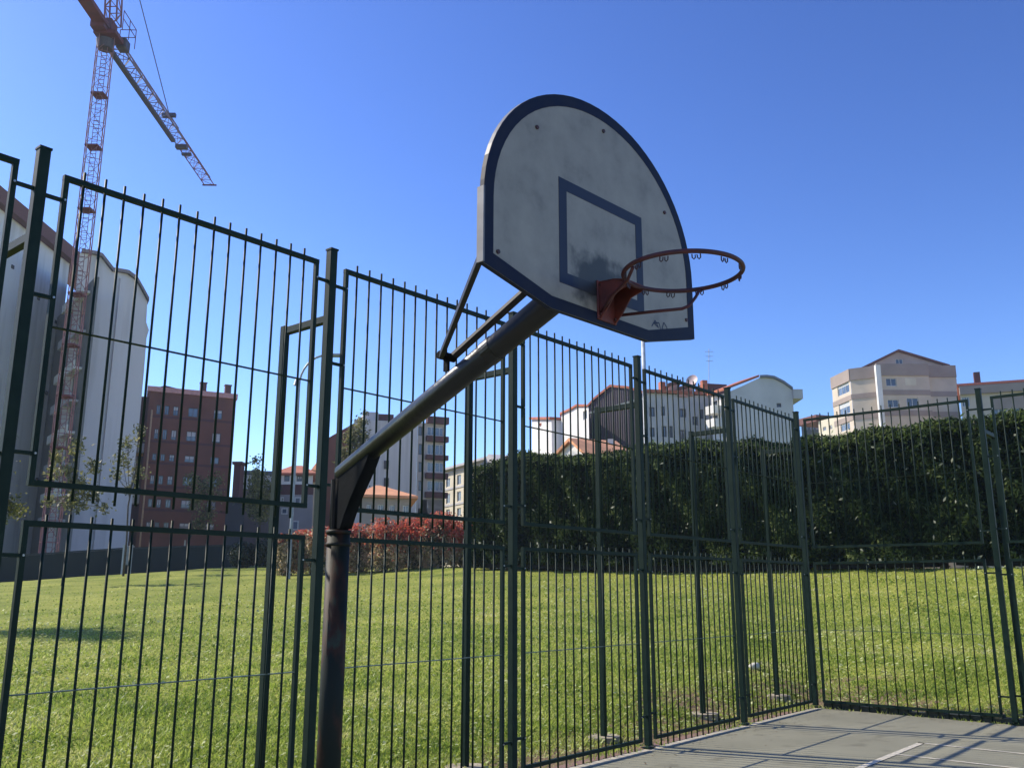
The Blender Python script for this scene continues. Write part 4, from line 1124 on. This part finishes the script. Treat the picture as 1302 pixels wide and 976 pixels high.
for h in hs_: window(f4, h, b, frame_w, glass_b, .4, 2)
for ff, x, gx in ((f1, 1145, 0), (f2, 1195, 0), (f3, 1096, 0), (f4, 1070, 0)):
    for y0, y1 in ((464.5, 477), (495, 501.5), (521, 528)):
        dy_ = {0: 0}[0]
        z1 = f1.uv(1145, y0)[1]; z0 = f1.uv(1145, y1)[1]
        part('brown_band', fbox(ff, 0.0, ff.L, z0, z1 + (.3 if y0 < 470 else 0), .16 if y0 < 470 else .07, .3 if y0 < 470 else .2), band_w, b)
bm = bmesh.new(); add_box(bm, f1.P(.15, zr / 2, -.15), .7, .5, zr, f1.d, f1.n); part('drain_pipe', bm, white_w, b)
gl, gr, gt = f1.uv(1095, 466), f1.uv(1203, 463), f1.uv(1141, 446)
hw = hole(f1, 1139, 457, 1147, 464)
gw = Fac(f1.P(0, zr, 3.0), f1.P(f1.L, zr, 3.0)); 
gg = [gw.uv(*q) for q in ((1093, 470), (1206, 466), (1141, 446.5))]
hw = hole(gw, 1138, 455.5, 1147.5, 462)
wall_body('gable', gw, [gg[0], gg[1], gg[2]], [hw], wallmat('pinkish_gable', (.44, .34, .30)), b, back=8); window(gw, hw, b, frame_w, glass)
bm = bmesh.new()
for (u0, z0), (u1, z1) in ((gg[0], gg[2]), (gg[2], gg[1])):
    add_prism(bm, [gw.P(u0, z0, -.4), gw.P(u1, z1, -.4), gw.P(u1, z1, 8), gw.P(u0, z0, 8)], Vector((0, 0, .3)))
part('gable_roof', bm, maroon, b)
for x, y in ((1180, 446), ):
    pass
# --- block at the right edge
f = Fac(W(1219, 491, 112), ptc(1330, 483.5, W(1219, 491, 112).z))
b = thing('brown_banded_block', 'long block with bright red roof edge and brown parapet at the right edge', 'building', base(f))
hs_ = [hole(f, *q) for q in ((1222, 504, 1232, 516), (1263, 519, 1281, 531), (1283, 518, 1302, 530))]
wall_body('wall', f, [(0, GB), (f.L, GB), (f.L, f.z), (0, f.z)], hs_, cream_w, b, back=12)
for h in hs_: window(f, h, b, frame_w, glass_b, 0, 2)
z0 = f.uv(1260, 499)[1]; part('brown_parapet', fbox(f, -.02, f.L, z0, f.z - .02, .4, .6), band_w, b)
z1 = f.uv(1275, 508)[1]; z0 = f.uv(1275, 514)[1]; part('brown_recess', fbox(f, f.uv(1260, 505)[0], f.L, z0 - .5, z1 + .6, .05, .2), band_w, b)
bm = bmesh.new(); slab(bm, [f.P(-.3, f.z + .32, -.4), f.P(f.L, f.z + .32, -.4), f.P(f.L, f.z + .6, 11), f.P(-.3, f.z + .6, 11)], .3); part('roof', bm, mat('bright_red_tiles', (.60, .16, .10), .8), b)
bm = bmesh.new(); u, z = f.uv(1243, 478); add_box(bm, f.P(u, z, 1.), .7, .7, 1.5, f.d, f.n); part('chimney', bm, brick_d, b)

# ------------------------------------------------------------------ low green wall, sign board, street lamps
f = Fac(W(-60, 715, 49), W(176, 695, 56))
zt = W(0, 708, 50.6).z
gw_m = wallmat('green_painted_wall', (0.011, 0.020, 0.017), (0.008, 0.015, 0.013))
b = thing('green_wall', 'low dark green painted wall at the edge of the lawn below the white blocks', 'wall', base(f))
A, B = W(-70, 714, 48.5), W(160, 698, 55); f = Fac(A, B)
bm = bmesh.new(); add_prism(bm, [f.P(0, .8), f.P(f.L, .8), f.P(f.L, B.z), f.P(0, A.z)], -f.n * .3); part('wall', bm, gw_m, b)
C_ = W(296, 694, 57); g = Fac(B + Vector((.02, .02, 0)), C_); bm = bmesh.new(); add_prism(bm, [g.P(0, .8), g.P(g.L, .8), g.P(g.L, C_.z), g.P(0, B.z)], -g.n * .3); part('wall_return', bm, gw_m, b)
bm = bmesh.new(); add_prism(bm, [f.P(0, A.z + .005, -.04), f.P(f.L, B.z + .005, -.04), f.P(f.L, B.z + .005, .34), f.P(0, A.z + .005, .34)], Vector((0, 0, .08)))
add_prism(bm, [g.P(0, B.z + .006, -.04), g.P(g.L, C_.z + .006, -.04), g.P(g.L, C_.z + .006, .34), g.P(0, B.z + .006, .34)], Vector((0, 0, .08))); part('coping', bm, mat('coping_grey', (.03, .04, .038), .8), b)
c = W(161, 714, 50.5); gzz = gz(c.x, c.y)
b = thing('notice_board', 'small pale grey notice board on two posts against the green wall', 'sign', (c.x, c.y, gzz))
bm = bmesh.new()
for s_ in (-.22, .22): add_box(bm, Vector((c.x + s_, c.y, gzz + .8)), .09, .07, 1.6)
obj('post', bm, mat('pale_post', (.42, .44, .46), .6), b)
bm = bmesh.new(); add_box(bm, Vector((c.x, c.y - .01, gzz + 1.0)), .34, .04, 1.0); shade_edges(bm, .01); obj('panel', bm, mat('board_grey', (.20, .22, .24), .5), b)

lampm = mat('lamp_post_steel', (.30, .32, .34), .45, metallic=.5)
c = W(374, 600, 40); top = W(382, 480, 40); zb = 1.0
b = thing('street_lamp', 'thin grey street lamp with curved arm behind the leaning buttress post', 'street lamp', (c.x, c.y, zb))
bm = bmesh.new(); Xc = c.x
e1_ = W(414, 452, 40)
pts = [Vector((Xc, c.y, zb)), Vector((Xc, c.y, top.z - .4))]; rads = [.085, .06]
for k in range(1, 9):
    t = k / 8 * math.pi / 2; pts.append(Vector((Xc + (e1_.x - Xc) * (1 - math.cos(t)), c.y, top.z - .4 + (e1_.z - top.z + .4) * math.sin(t)))); rads.append(.05)
add_tube(bm, pts, rads, 10); part('pole', bm, lampm, b)
bm = bmesh.new(); add_box(bm, pts[-1] + Vector((.35, 0, 0)), .8, .28, .14); shade_edges(bm, .04); part('lamp_head', bm, lampm, b)
bm = bmesh.new(); p_ = W(377, 486, 40); add_tube(bm, [p_ + Vector((0, 0, -.15)), p_ + Vector((0, 0, .15))], [.16, .07], 10); add_tube(bm, [p_ + Vector((0, 0, .1)), Vector((Xc, c.y, p_.z + .1))], .03, 6); part('small_lamp', bm, lampm, b)
c = W(817.5, 440, 34); top = W(818, 412, 34)
b = thing('street_lamp', 'tall pale street lamp rising behind the fence up to the backboard', 'street lamp', (c.x, c.y, 1.0))
bm = bmesh.new(); add_tube(bm, [Vector((c.x, c.y, 1.0)), Vector((c.x, c.y, top.z))], [.11, .075], 12)
po = part('pole', bm, mat('pale_lamp_pole', (.62, .64, .66), .4), b)
for p in po.data.polygons: p.use_smooth = len(p.vertices) == 4
bm = bmesh.new(); add_box(bm, Vector((c.x - .3, c.y + .25, top.z + .06)), .8, .25, .14); shade_edges(bm, .04); part('lamp_head', bm, lampm, b)

# ------------------------------------------------------------------ planting
cyp = leafmat('cypress_leaves', [(0.15, (0.006, 0.013, 0.006)), (0.45, (0.018, 0.034, 0.011)), (0.78, (0.042, 0.068, 0.018)), (1.0, (0.17, 0.20, 0.07))], trans=0.35, rough=0.85, spec=0.08)
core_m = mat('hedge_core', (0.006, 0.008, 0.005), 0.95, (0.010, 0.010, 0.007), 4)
bark = mat('bark', (0.10, 0.075, 0.05), 0.9, (0.05, 0.04, 0.03), 12, bump=0.5)
# hedge line, parallel with the end fence
hp0 = W(606, 600, 38.6); hp1 = W(1302, 530, 24.6)
hd = Vector((hp1.x - hp0.x, hp1.y - hp0.y, 0)); HL = hd.length; hd.normalize(); hn = Vector((hd.y, -hd.x, 0))
if hn.dot(hp0) > 0: hn = -hn
hedge = thing('cypress_hedge', 'tall dense dark cypress hedge closing the lawn behind both fences', 'hedge', ((hp0.x + hp1.x) / 2, (hp0.y + hp1.y) / 2, 2.0))
topprof = [(606, 618), (612, 600), (622, 590), (640, 584), (660, 578), (700, 580), (715, 586), (740, 578), (760, 583), (790, 574), (830, 569), (850, 566), (900, 562), (935, 566), (960, 562), (1000, 567), (1030, 560), (1060, 556), (1100, 551), (1140, 545), (1180, 541), (1215, 536), (1260, 531), (1302, 528), (1420, 515)]
ss, zz = [], []
for x, y in topprof:
    P = onplane(x, y, Vector((hp0.x, hp0.y, 0)), hn); ss.append((P - Vector((hp0.x, hp0.y, P.z))).dot(hd)); zz.append(P.z - .10)
L2 = ss[-1]
def htop(s): return np.interp(s, ss, zz)
def hb(s):
    P = Vector((hp0.x, hp0.y, 0)) + hd * s; return gz(P.x, P.y, False)
r = np.random.default_rng(3)
def bump3(s, z): return 0.22 * np.sin(s * 1.9 + 1.3 * np.sin(z * 1.1)) * np.sin(z * 1.7 + s * .6) + 0.18 * np.sin(s * 4.3 + z * 2.9)
N1 = 150000
s = r.uniform(-0.2, L2, N1); bs = np.interp(s, np.linspace(0, L2, 30), [hb(q) for q in np.linspace(0, L2, 30)])
tp = htop(s) + 0.06 * np.sin(s * 3.1) + .05 * np.sin(s * 8.7)
q = r.uniform(0.05, 1.0, N1) ** 0.9
z = bs + (tp - bs) * q
d = 0.25 + bump3(s, z) + r.uniform(-.45, .12, N1) - 0.7 * np.clip(q - .88, 0, 1) / .12 * .6
cen = np.array(hp0)[None, :] * [1, 1, 0] + np.outer(s, np.array(hd)) + np.outer(d, np.array(hn)); cen[:, 2] = z
nrm = np.tile(np.array(hn) * .7 + np.array([0, 0, .5]), (N1, 1))
N2 = 30000
s2 = r.uniform(-0.1, L2, N2); d2 = -r.uniform(-.2, 1.5, N2); c2 = np.array(hp0)[None, :] * [1, 1, 0] + np.outer(s2, np.array(hd)) + np.outer(d2, np.array(hn))
c2[:, 2] = htop(s2) + r.uniform(-.35, .22, N2) + .06 * np.sin(s2 * 3.1)
N3 = 9000
s3 = -r.uniform(-.35, .45, N3); d3 = -r.uniform(-.3, 1.6, N3); c3 = np.array(hp0)[None, :] * [1, 1, 0] + np.outer(s3, np.array(hd)) + np.outer(d3, np.array(hn))
c3[:, 2] = hb(0) + .1 + r.uniform(0, 1, N3) ** .9 * (zz[2] - hb(0))
leaf_cloud('foliage', np.vstack([cen, c2, c3]), np.vstack([nrm, np.tile([-.3, .1, .9], (N2, 1)), np.tile(-np.array(hd), (N3, 1))]), 0.17, 0.06, cyp, hedge, jit=0.75, droop=0.5, seed=5)
sunlit_m = leafmat('sunlit_hedge_tips', [(0.15, (0.03, 0.05, 0.015)), (0.5, (0.07, 0.11, 0.025)), (0.9, (0.17, 0.22, 0.06))], trans=.5, scale=.7)  # brighter leaf colour paints the sunlit fringe along the hedge top
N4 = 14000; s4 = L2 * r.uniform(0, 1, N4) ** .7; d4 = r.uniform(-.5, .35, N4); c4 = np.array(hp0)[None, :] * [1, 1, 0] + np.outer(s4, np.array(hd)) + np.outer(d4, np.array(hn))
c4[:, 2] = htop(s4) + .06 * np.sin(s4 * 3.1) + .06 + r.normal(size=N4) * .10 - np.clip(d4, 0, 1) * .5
leaf_cloud('sunlit_tips', c4, np.tile([-.3, -.2, .7], (N4, 1)), .16, .055, sunlit_m, hedge, jit=.8, droop=.4, seed=9)
N5 = 160; s5 = r.uniform(0, L2, N5); q5 = r.uniform(.05, .95, N5); z5 = np.interp(s5, np.linspace(0, L2, 30), [hb(q) for q in np.linspace(0, L2, 30)]) + q5 * 4
c5 = np.array(hp0)[None, :] * [1, 1, 0] + np.outer(s5, np.array(hd)) + np.outer(.50 + bump3(s5, z5), np.array(hn)); c5[:, 2] = z5
leaf_cloud('stray_leaves', c5, np.tile(np.array(hn) + [-.6, 0, .5], (N5, 1)), .14, .07, mat('pale_leaf', (.13, .15, .09), .6, (.07, .09, .045), 3, trans=.3), hedge, jit=.6, seed=10)
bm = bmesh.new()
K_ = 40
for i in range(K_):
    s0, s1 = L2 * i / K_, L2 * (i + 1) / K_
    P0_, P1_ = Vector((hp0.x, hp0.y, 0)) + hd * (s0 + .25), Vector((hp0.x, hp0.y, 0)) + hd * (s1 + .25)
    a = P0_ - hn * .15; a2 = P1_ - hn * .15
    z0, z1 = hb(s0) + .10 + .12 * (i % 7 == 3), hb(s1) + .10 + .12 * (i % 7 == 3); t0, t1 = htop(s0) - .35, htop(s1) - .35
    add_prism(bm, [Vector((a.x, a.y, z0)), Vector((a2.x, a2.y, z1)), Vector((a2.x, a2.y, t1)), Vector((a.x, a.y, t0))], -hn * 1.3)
part('dark_blocking_core', bm, core_m, hedge)  # added dark solid inside the foliage, blocks light through the hedge
for i in range(30):
    s0 = .5 + i * (L2 - .6) / 29 + random.uniform(-.15, .15); P = Vector((hp0.x, hp0.y, 0)) + hd * s0 - hn * .5; zb0 = hb(s0)
    bm = bmesh.new(); add_tube(bm, [Vector((P.x, P.y, zb0 - .1)), Vector((P.x + .05, P.y, zb0 + .7)), Vector((P.x, P.y, zb0 + 2.2))], [.13, .10, .06], 7); obj('trunk', bm, bark, hedge)

# red tipped bushes
pho = leafmat('photinia_leaves', [(0.10, (0.07, 0.06, 0.025)), (0.34, (0.36, 0.18, 0.10)), (0.58, (0.60, 0.12, 0.07)), (0.9, (0.76, 0.20, 0.13))], trans=0.45, scale=.9)
pho_low = leafmat('dry_leaves', [(0.08, (0.10, 0.09, 0.04)), (0.34, (0.42, 0.34, 0.17)), (0.65, (0.66, 0.50, 0.33)), (0.92, (0.62, 0.30, 0.20))], trans=0.5, scale=.9)
def bush(label, px0, px1, ytop, Y, redness, seed):
    ybot = 722
    a, b2 = W(px0, ybot, Y), W(px1, ybot, Y); c = (a + b2) / 2; wd = (b2.x - a.x) / 2 * 1.2; zb0 = gz(c.x, c.y, False)
    zt = W((px0 + px1) / 2, ytop, Y).z; hh = zt - zb0
    T = thing('red_tipped_bush', label, 'bush', (c.x, c.y, zb0), 'bushes between the lawn and the houses')
    r = np.random.default_rng(seed); n = 6500
    # bumpy ellipsoidal shell with clumps
    nc = 46; cl = r.normal(size=(nc, 3)); cl /= np.linalg.norm(cl, axis=1)[:, None]; cl[:, 2] = cl[:, 2] * .8 + .1
    cl = np.sign(cl) * np.abs(cl) ** .75 * r.uniform(.55, .95, nc)[:, None]
    k = r.integers(0, nc, n); p = cl[k] + r.normal(size=(n, 3)) * .20
    p[:, 2] = np.clip(p[:, 2], -.84, 1.1)
    cen = np.array([c.x, c.y, zb0]) + p * np.array([wd, wd * .9, hh * .52]) + np.array([0, 0, hh * .46])
    fz = (cen[:, 2] - zb0) / hh + r.normal(size=n) * .15
    up = fz > (1 - redness)
    nr = p / (np.linalg.norm(p, axis=1)[:, None] + 1e-6) + [0, 0, .3]
    leaf_cloud('red_foliage', cen[up], nr[up], .17, .085, pho, T, seed=seed)
    leaf_cloud('lower_foliage', cen[~up], nr[~up], .15, .08, pho_low, T, seed=seed + 50)
    bm = bmesh.new()
    for j in range(6):
        t = 2 * math.pi * j / 6; add_tube(bm, [Vector((c.x, c.y, zb0 - .05)), Vector((c.x + .3 * wd * math.cos(t), c.y + .3 * wd * math.sin(t), zb0 + .4 * hh)), Vector((c.x + .6 * wd * math.cos(t), c.y + .6 * wd * math.sin(t), zb0 + .75 * hh))], [.04, .03, .012], 6)
    obj('stems', bm, bark, T)
BL = [('tan leaved bush, leftmost of the row beside the green wall end', 353, 374, 681, .1), ('tan bush with few red tips right behind the leaning buttress', 372, 398, 676, .12),
      ('pale brown bush between the near fence post and the hoop post', 394, 424, 672, .14), ('low red tipped bush just right of the hoop post', 438, 474, 668, .3),
      ('bright red topped bush below the low orange roofed house', 470, 512, 661, .45), ('red topped bush below the blank grey side wall', 506, 546, 657, .42),
      ('tallest red topped bush below the red banded balconies', 540, 580, 654, .48), ('red and brown bush touching the left end of the hedge', 572, 628, 662, .36)]
for i, (lb, x0, x1, yt, rd_) in enumerate(BL): bush(lb, x0, x1, yt, 43 + (i % 2) * .8, rd_, 100 + i)

# dark shrubs at the end of the green wall
dk = leafmat('dark_shrub_leaves', [(0.2, (0.012, 0.018, 0.010)), (0.6, (0.03, 0.045, 0.02)), (0.95, (0.07, 0.09, 0.04))], trans=.2)
for i, (x0, x1, yt, lb) in enumerate(((292, 325, 688, 'dark green shrub at the right end of the low green wall'), (322, 356, 684, 'dark shrub between the green wall and the tan bushes'))):
    Y = 52; a, b2 = W(x0, 719, Y), W(x1, 719, Y); c = (a + b2) / 2; zb0 = gz(c.x, c.y, False); hh = W(x0, yt, Y).z - zb0; wd = (b2.x - a.x) * .6
    T = thing('dark_shrub', lb, 'bush', (c.x, c.y, zb0), 'dark shrubs by the green wall')
    r = np.random.default_rng(i + 30); n = 3000; p = r.normal(size=(n, 3)); p /= np.linalg.norm(p, axis=1)[:, None]; p *= r.uniform(.55, 1, n)[:, None]
    cen = np.array([c.x, c.y, zb0 + hh * .48]) + p * [wd, wd, hh * .52]
    leaf_cloud('foliage', cen, p, .16, .08, dk, T, seed=i)
    bm = bmesh.new(); add_tube(bm, [Vector((c.x, c.y, zb0 - .05)), Vector((c.x, c.y, zb0 + hh * .8))], [.06, .03], 6); obj('stem', bm, bark, T)

# young trees: trunk, limbs reaching leaf clusters
sap = leafmat('sapling_leaves', [(0.15, (0.05, 0.06, 0.02)), (0.5, (0.13, 0.14, 0.035)), (0.9, (0.30, 0.27, 0.07))], trans=.5, scale=1.2)
sap2 = leafmat('olive_leaves', [(0.15, (0.05, 0.06, 0.025)), (0.5, (0.14, 0.15, 0.055)), (0.9, (0.30, 0.27, 0.11))], trans=.5, scale=1.2)
def tree(label, basepx, Y, clusters, m, leaf=.19, trunk_r=.06, dens=1.0, seed=0, zbase=None, stake=False):
    bp = W(basepx[0], basepx[1], Y); zb0 = gz(bp.x, bp.y, False) if zbase is None else zbase
    T = thing('young_tree', label, 'tree', (bp.x, bp.y, zb0))
    r = np.random.default_rng(seed); cs = []
    for (x, y, rp) in clusters:
        p = W(x, y, Y); cs.append((Vector((p.x, Y + r.uniform(-.6, .6), p.z)), rp / FPX * Y))
    mean = sum((c for c, _ in cs), Vector()) / len(cs)
    fork = Vector((bp.x + (mean.x - bp.x) * .35, Y, zb0 + (min(c.z for c, _ in cs) - zb0) * .8))
    topc = max(cs, key=lambda q: q[0].z)[0]
    bm = bmesh.new(); add_tube(bm, [Vector((bp.x, Y, zb0 - .1)), (Vector((bp.x, Y, zb0)) + fork) / 2 + Vector((.05, 0, 0)), fork, fork.lerp(topc, .5) + Vector((.08, .05, 0)), topc], [trunk_r, trunk_r * .85, trunk_r * .7, trunk_r * .4, .012], 8)
    obj('trunk', bm, bark, T, smooth=True)
    bm = bmesh.new()
    for c, rr in cs:
        st = fork.lerp(topc, float(r.uniform(0, .6)))
        mid = st.lerp(c, .5) + Vector((0, 0, -.1))
        add_tube(bm, [st, mid, c], [trunk_r * .4, trunk_r * .25, .01], 6)
        for j in range(4):
            e = c + Vector(r.normal(size=3)) * rr * .9; add_tube(bm, [c.lerp(st, .2), e], [.012, .005], 4)
    obj('branches', bm, bark, T)
    pts = []
    for c, rr in cs:
        n = int(105 * dens * max(.4, (rr / .4)) ** 2); p = r.normal(size=(n, 3)) * rr * .55; pts.append(p + np.array(c))
    cen = np.vstack(pts)
    leaf_cloud('crown', cen, r.normal(size=cen.shape), leaf, leaf * .55, m, T, jit=1.0, seed=seed)
    if stake:
        bm = bmesh.new(); add_tube(bm, [Vector((bp.x + .15, Y - .1, zb0 - .1)), Vector((bp.x + .18, Y - .1, zb0 + 3.4))], .06, 8); obj('stake', bm, mat('pale_stake', (.42, .34, .24), .8), T)
tree('sparse young tree on the lawn in front of the recess between white walls', (79, 742), 40, [(73, 583, 10), (62, 600, 8), (105, 566, 9), (112, 590, 10), (98, 610, 12), (108, 622, 11), (82, 636, 12), (100, 640, 12), (118, 632, 9), (70, 640, 8), (128, 645, 7), (95, 575, 7), (90, 598, 7)], sap2, dens=1.25, seed=1)
tree('thin young tree against the second blank white wall', (157, 728), 47, [(165, 565, 10), (158, 585, 11), (170, 600, 10), (152, 606, 7), (176, 548, 7), (163, 622, 8)], sap2, dens=1.1, seed=2)
tree('staked young tree in front of the red brick block', (232, 695), 58, [(262, 622, 12), (250, 640, 9), (272, 610, 9), (262, 655, 11), (246, 612, 8), (278, 630, 7), (252, 668, 8)], sap2, dens=1.3, seed=3, zbase=1.2, stake=True)
tree('leafy young tree in front of the grey flat roofed house', (331, 705), 56, [(323, 600, 7), (326, 586, 6), (320, 615, 11), (334, 612, 12), (328, 630, 13), (340, 640, 11), (318, 640, 9), (335, 655, 11), (344, 620, 9), (325, 650, 10)], sap2, dens=1.7, seed=4, zbase=1.2)
tree('tall slim tree in front of the dark red roofed house', (446, 705), 60, [(463, 524, 4), (459, 536, 7), (452, 548, 9), (460, 556, 9), (446, 560, 9), (455, 572, 11), (440, 576, 9), (449, 590, 12), (462, 585, 9), (436, 595, 9), (445, 610, 12), (458, 606, 10)], sap2, dens=2.0, seed=5, zbase=1.2, trunk_r=.1)
tree('tree mostly out of frame at the left whose leafy tips reach past the first post', (-95, 775), 22, [(-40, 600, 34), (-75, 560, 40), (-20, 640, 26), (20, 641, 10), (5, 648, 12), (-110, 600, 40), (-60, 640, 36), (-90, 520, 30), (-120, 650, 30)], sap, leaf=.10, dens=4.0, seed=6, trunk_r=.09)

# ------------------------------------------------------------------ grass, daisies
def grass_cloud():
    r = np.random.default_rng(11); N = 240000
    th = r.uniform(-.62, .60, N)
    r0 = np.array([fence_r(t) for t in np.linspace(-.7, .7, 400)]); r0 = np.interp(th, np.linspace(-.7, .7, 400), r0)
    rad = r0 - .05 + np.clip(-np.log(r.uniform(1e-6, 1, N)) * 6.5, 0, 42)
    x, y = rad * np.sin(th), rad * np.cos(th)
    near = rad - r0
    keep = (r.uniform(0, 1, N) < np.clip(.35 + near * .5 + .5 * np.sin(x * 1.7 + 1) * np.sin(y * 1.9), .12, 1))
    qa = (x - CO.x) * V.x + (y - CO.y) * V.y; qb = (x - CO.x) * U.x + (y - CO.y) * U.y
    wn = np.clip(1.05 - np.hypot(np.maximum(qa, 0), np.maximum(qb, 0)) / 1.9, 0, 1) * .9
    wn += .8 * np.clip(1 - np.hypot(x - 5.0, y - 15.2) / 2.2, 0, 1) + .7 * np.clip(1 - np.hypot(x - 2.2, y - 13.2) / 2.0, 0, 1)
    pat = .5 + .5 * np.sin(x * 5.1 + 2 * np.sin(y * 3.3)) * np.sin(y * 4.7 + 1.5 * np.sin(x * 2.9))
    keep &= r.uniform(0, 1, N) > wn * (.2 + .75 * pat)
    x, y, rad = x[keep], y[keep], rad[keep]; n = len(x)
    z = np.array([gz(a, b_) for a, b_ in zip(x, y)])
    hgt = r.uniform(.018, .058, n) * (1 + .35 * np.sin(x * 2.3) * np.sin(y * 1.9)); wd = .004 + .0011 * rad * r.uniform(.6, 1.3, n) * .75
    az = r.uniform(0, 2 * np.pi, n); ln = r.normal(size=(n, 2)) * .85 * hgt[:, None]
    v = np.empty((n, 3, 3)); dx, dy = np.cos(az) * wd, np.sin(az) * wd
    v[:, 0] = np.stack([x - dx, y - dy, z - .01], 1); v[:, 1] = np.stack([x + dx, y + dy, z - .01], 1); v[:, 2] = np.stack([x + ln[:, 0], y + ln[:, 1], z + hgt], 1)
    me = np_mesh('grass', v.reshape(-1, 3), faces3=np.arange(3 * n).reshape(n, 3))
    gm = leafmat('grass_blades', [(0.1, (0.13, 0.20, 0.03)), (0.42, (0.29, 0.38, 0.055)), (0.8, (0.48, 0.52, 0.13)), (1.0, (0.64, 0.60, 0.30))], trans=.5, scale=.8, rough=.45)
    tag(obj('grass', me, gm), 'short bright green turf with clover and worn patches by the fence', 'grass', kind='stuff')
    N = 9500; th = r.uniform(-.62, .60, N); r0 = np.interp(th, np.linspace(-.7, .7, 400), [fence_r(t) for t in np.linspace(-.7, .7, 400)])
    rad = r0 + .5 + 22 * r.uniform(0, 1, N) ** 1.4; x, y = rad * np.sin(th), rad * np.cos(th)
    k = np.sin(x * .9 + 2 * np.sin(y * .5)) * np.sin(y * 1.1 + x * .3) > -.1; x, y, rad = x[k], y[k], rad[k]; n = len(x)
    z = np.array([gz(a, b_) for a, b_ in zip(x, y)]) + r.uniform(.05, .085, n)
    s_ = .006 + .0009 * rad * r.uniform(.5, 1.2, n); tl = r.normal(size=(n, 2)) * .3
    v = np.empty((n, 4, 3))
    for i, (a, b_) in enumerate(((-1, -1), (1, -1), (1, 1), (-1, 1))): v[:, i] = np.stack([x + a * s_, y + b_ * s_, z + a * s_ * tl[:, 0] + b_ * s_ * tl[:, 1]], 1)
    me = np_mesh('daisies', v.reshape(-1, 3), faces4=np.arange(4 * n).reshape(n, 4))
    tag(obj('daisies', me, mat('clover_flower', (.52, .54, .26), .7, (.36, .42, .12), 3, trans=.3)), 'tiny pale clover and daisy heads scattered over the lawn', 'flowers', kind='stuff')
grass_cloud()
# white stone or litter beside a footing
c = ptc(961, 868, 0.12); g0 = gz(c.x, c.y)
bm = bmesh.new(); bmesh.ops.create_icosphere(bm, subdivisions=3, radius=.085)
for v_ in bm.verts: v_.co = Vector((v_.co.x * 1.2, v_.co.y * .9, v_.co.z * .75)) * (1 + .12 * math.sin(v_.co.x * 40) * math.sin(v_.co.y * 33 + v_.co.z * 25)); v_.co += Vector((c.x, c.y, g0 + .05))
o = obj('stone', bm, mat('white_stone', (.62, .58, .48), .85, (.45, .42, .34), 20), smooth=True)
tag(o, 'white rounded stone in the grass right of the fourth fence post', 'stone')

# windblown litter along the kerb and on the court
r = np.random.default_rng(21); n = 420
a = -r.uniform(0, 9, n); o_ = -.10 - np.abs(r.normal(size=n)) * .35; k = r.uniform(0, 1, n) < .35
a = np.where(k, -np.abs(r.normal(size=n)) * .3 - .02, a); o_ = np.where(k, -r.uniform(.1, 6, n), o_)
cen = np.array([[*F(x, y, .007)] for x, y in zip(a, o_)])
lt = leaf_cloud('leaf_litter', cen, np.tile([0, 0, 1.], (n, 1)), .028, .014, mat('dry_litter', (.16, .10, .05), .9, (.07, .05, .03), 9), None, jit=.12, seed=22)
tag(lt, 'dry leaf bits and grit scattered along the edges of the court', 'leaf litter', kind='stuff')

# thin air haze over the town: one closed box round everything, sky outside
bm = bmesh.new(); add_box(bm, (0, 0, 28.5), 840, 840, 61)
hz = obj('haze', bm, None)
hm_ = bpy.data.materials.new('haze_air'); hm_.use_nodes = True; n = hm_.node_tree.nodes; n.remove(n['Principled BSDF'])
pv = n.new('ShaderNodeVolumePrincipled'); pv.inputs['Color'].default_value = (.68, .84, 1, 1); pv.inputs['Density'].default_value = 0.0004; pv.inputs['Anisotropy'].default_value = 0.3
hm_.node_tree.links.new(pv.outputs[0], n['Material Output'].inputs['Volume']); hz.data.materials.append(hm_)
tag(hz, kind='stuff')
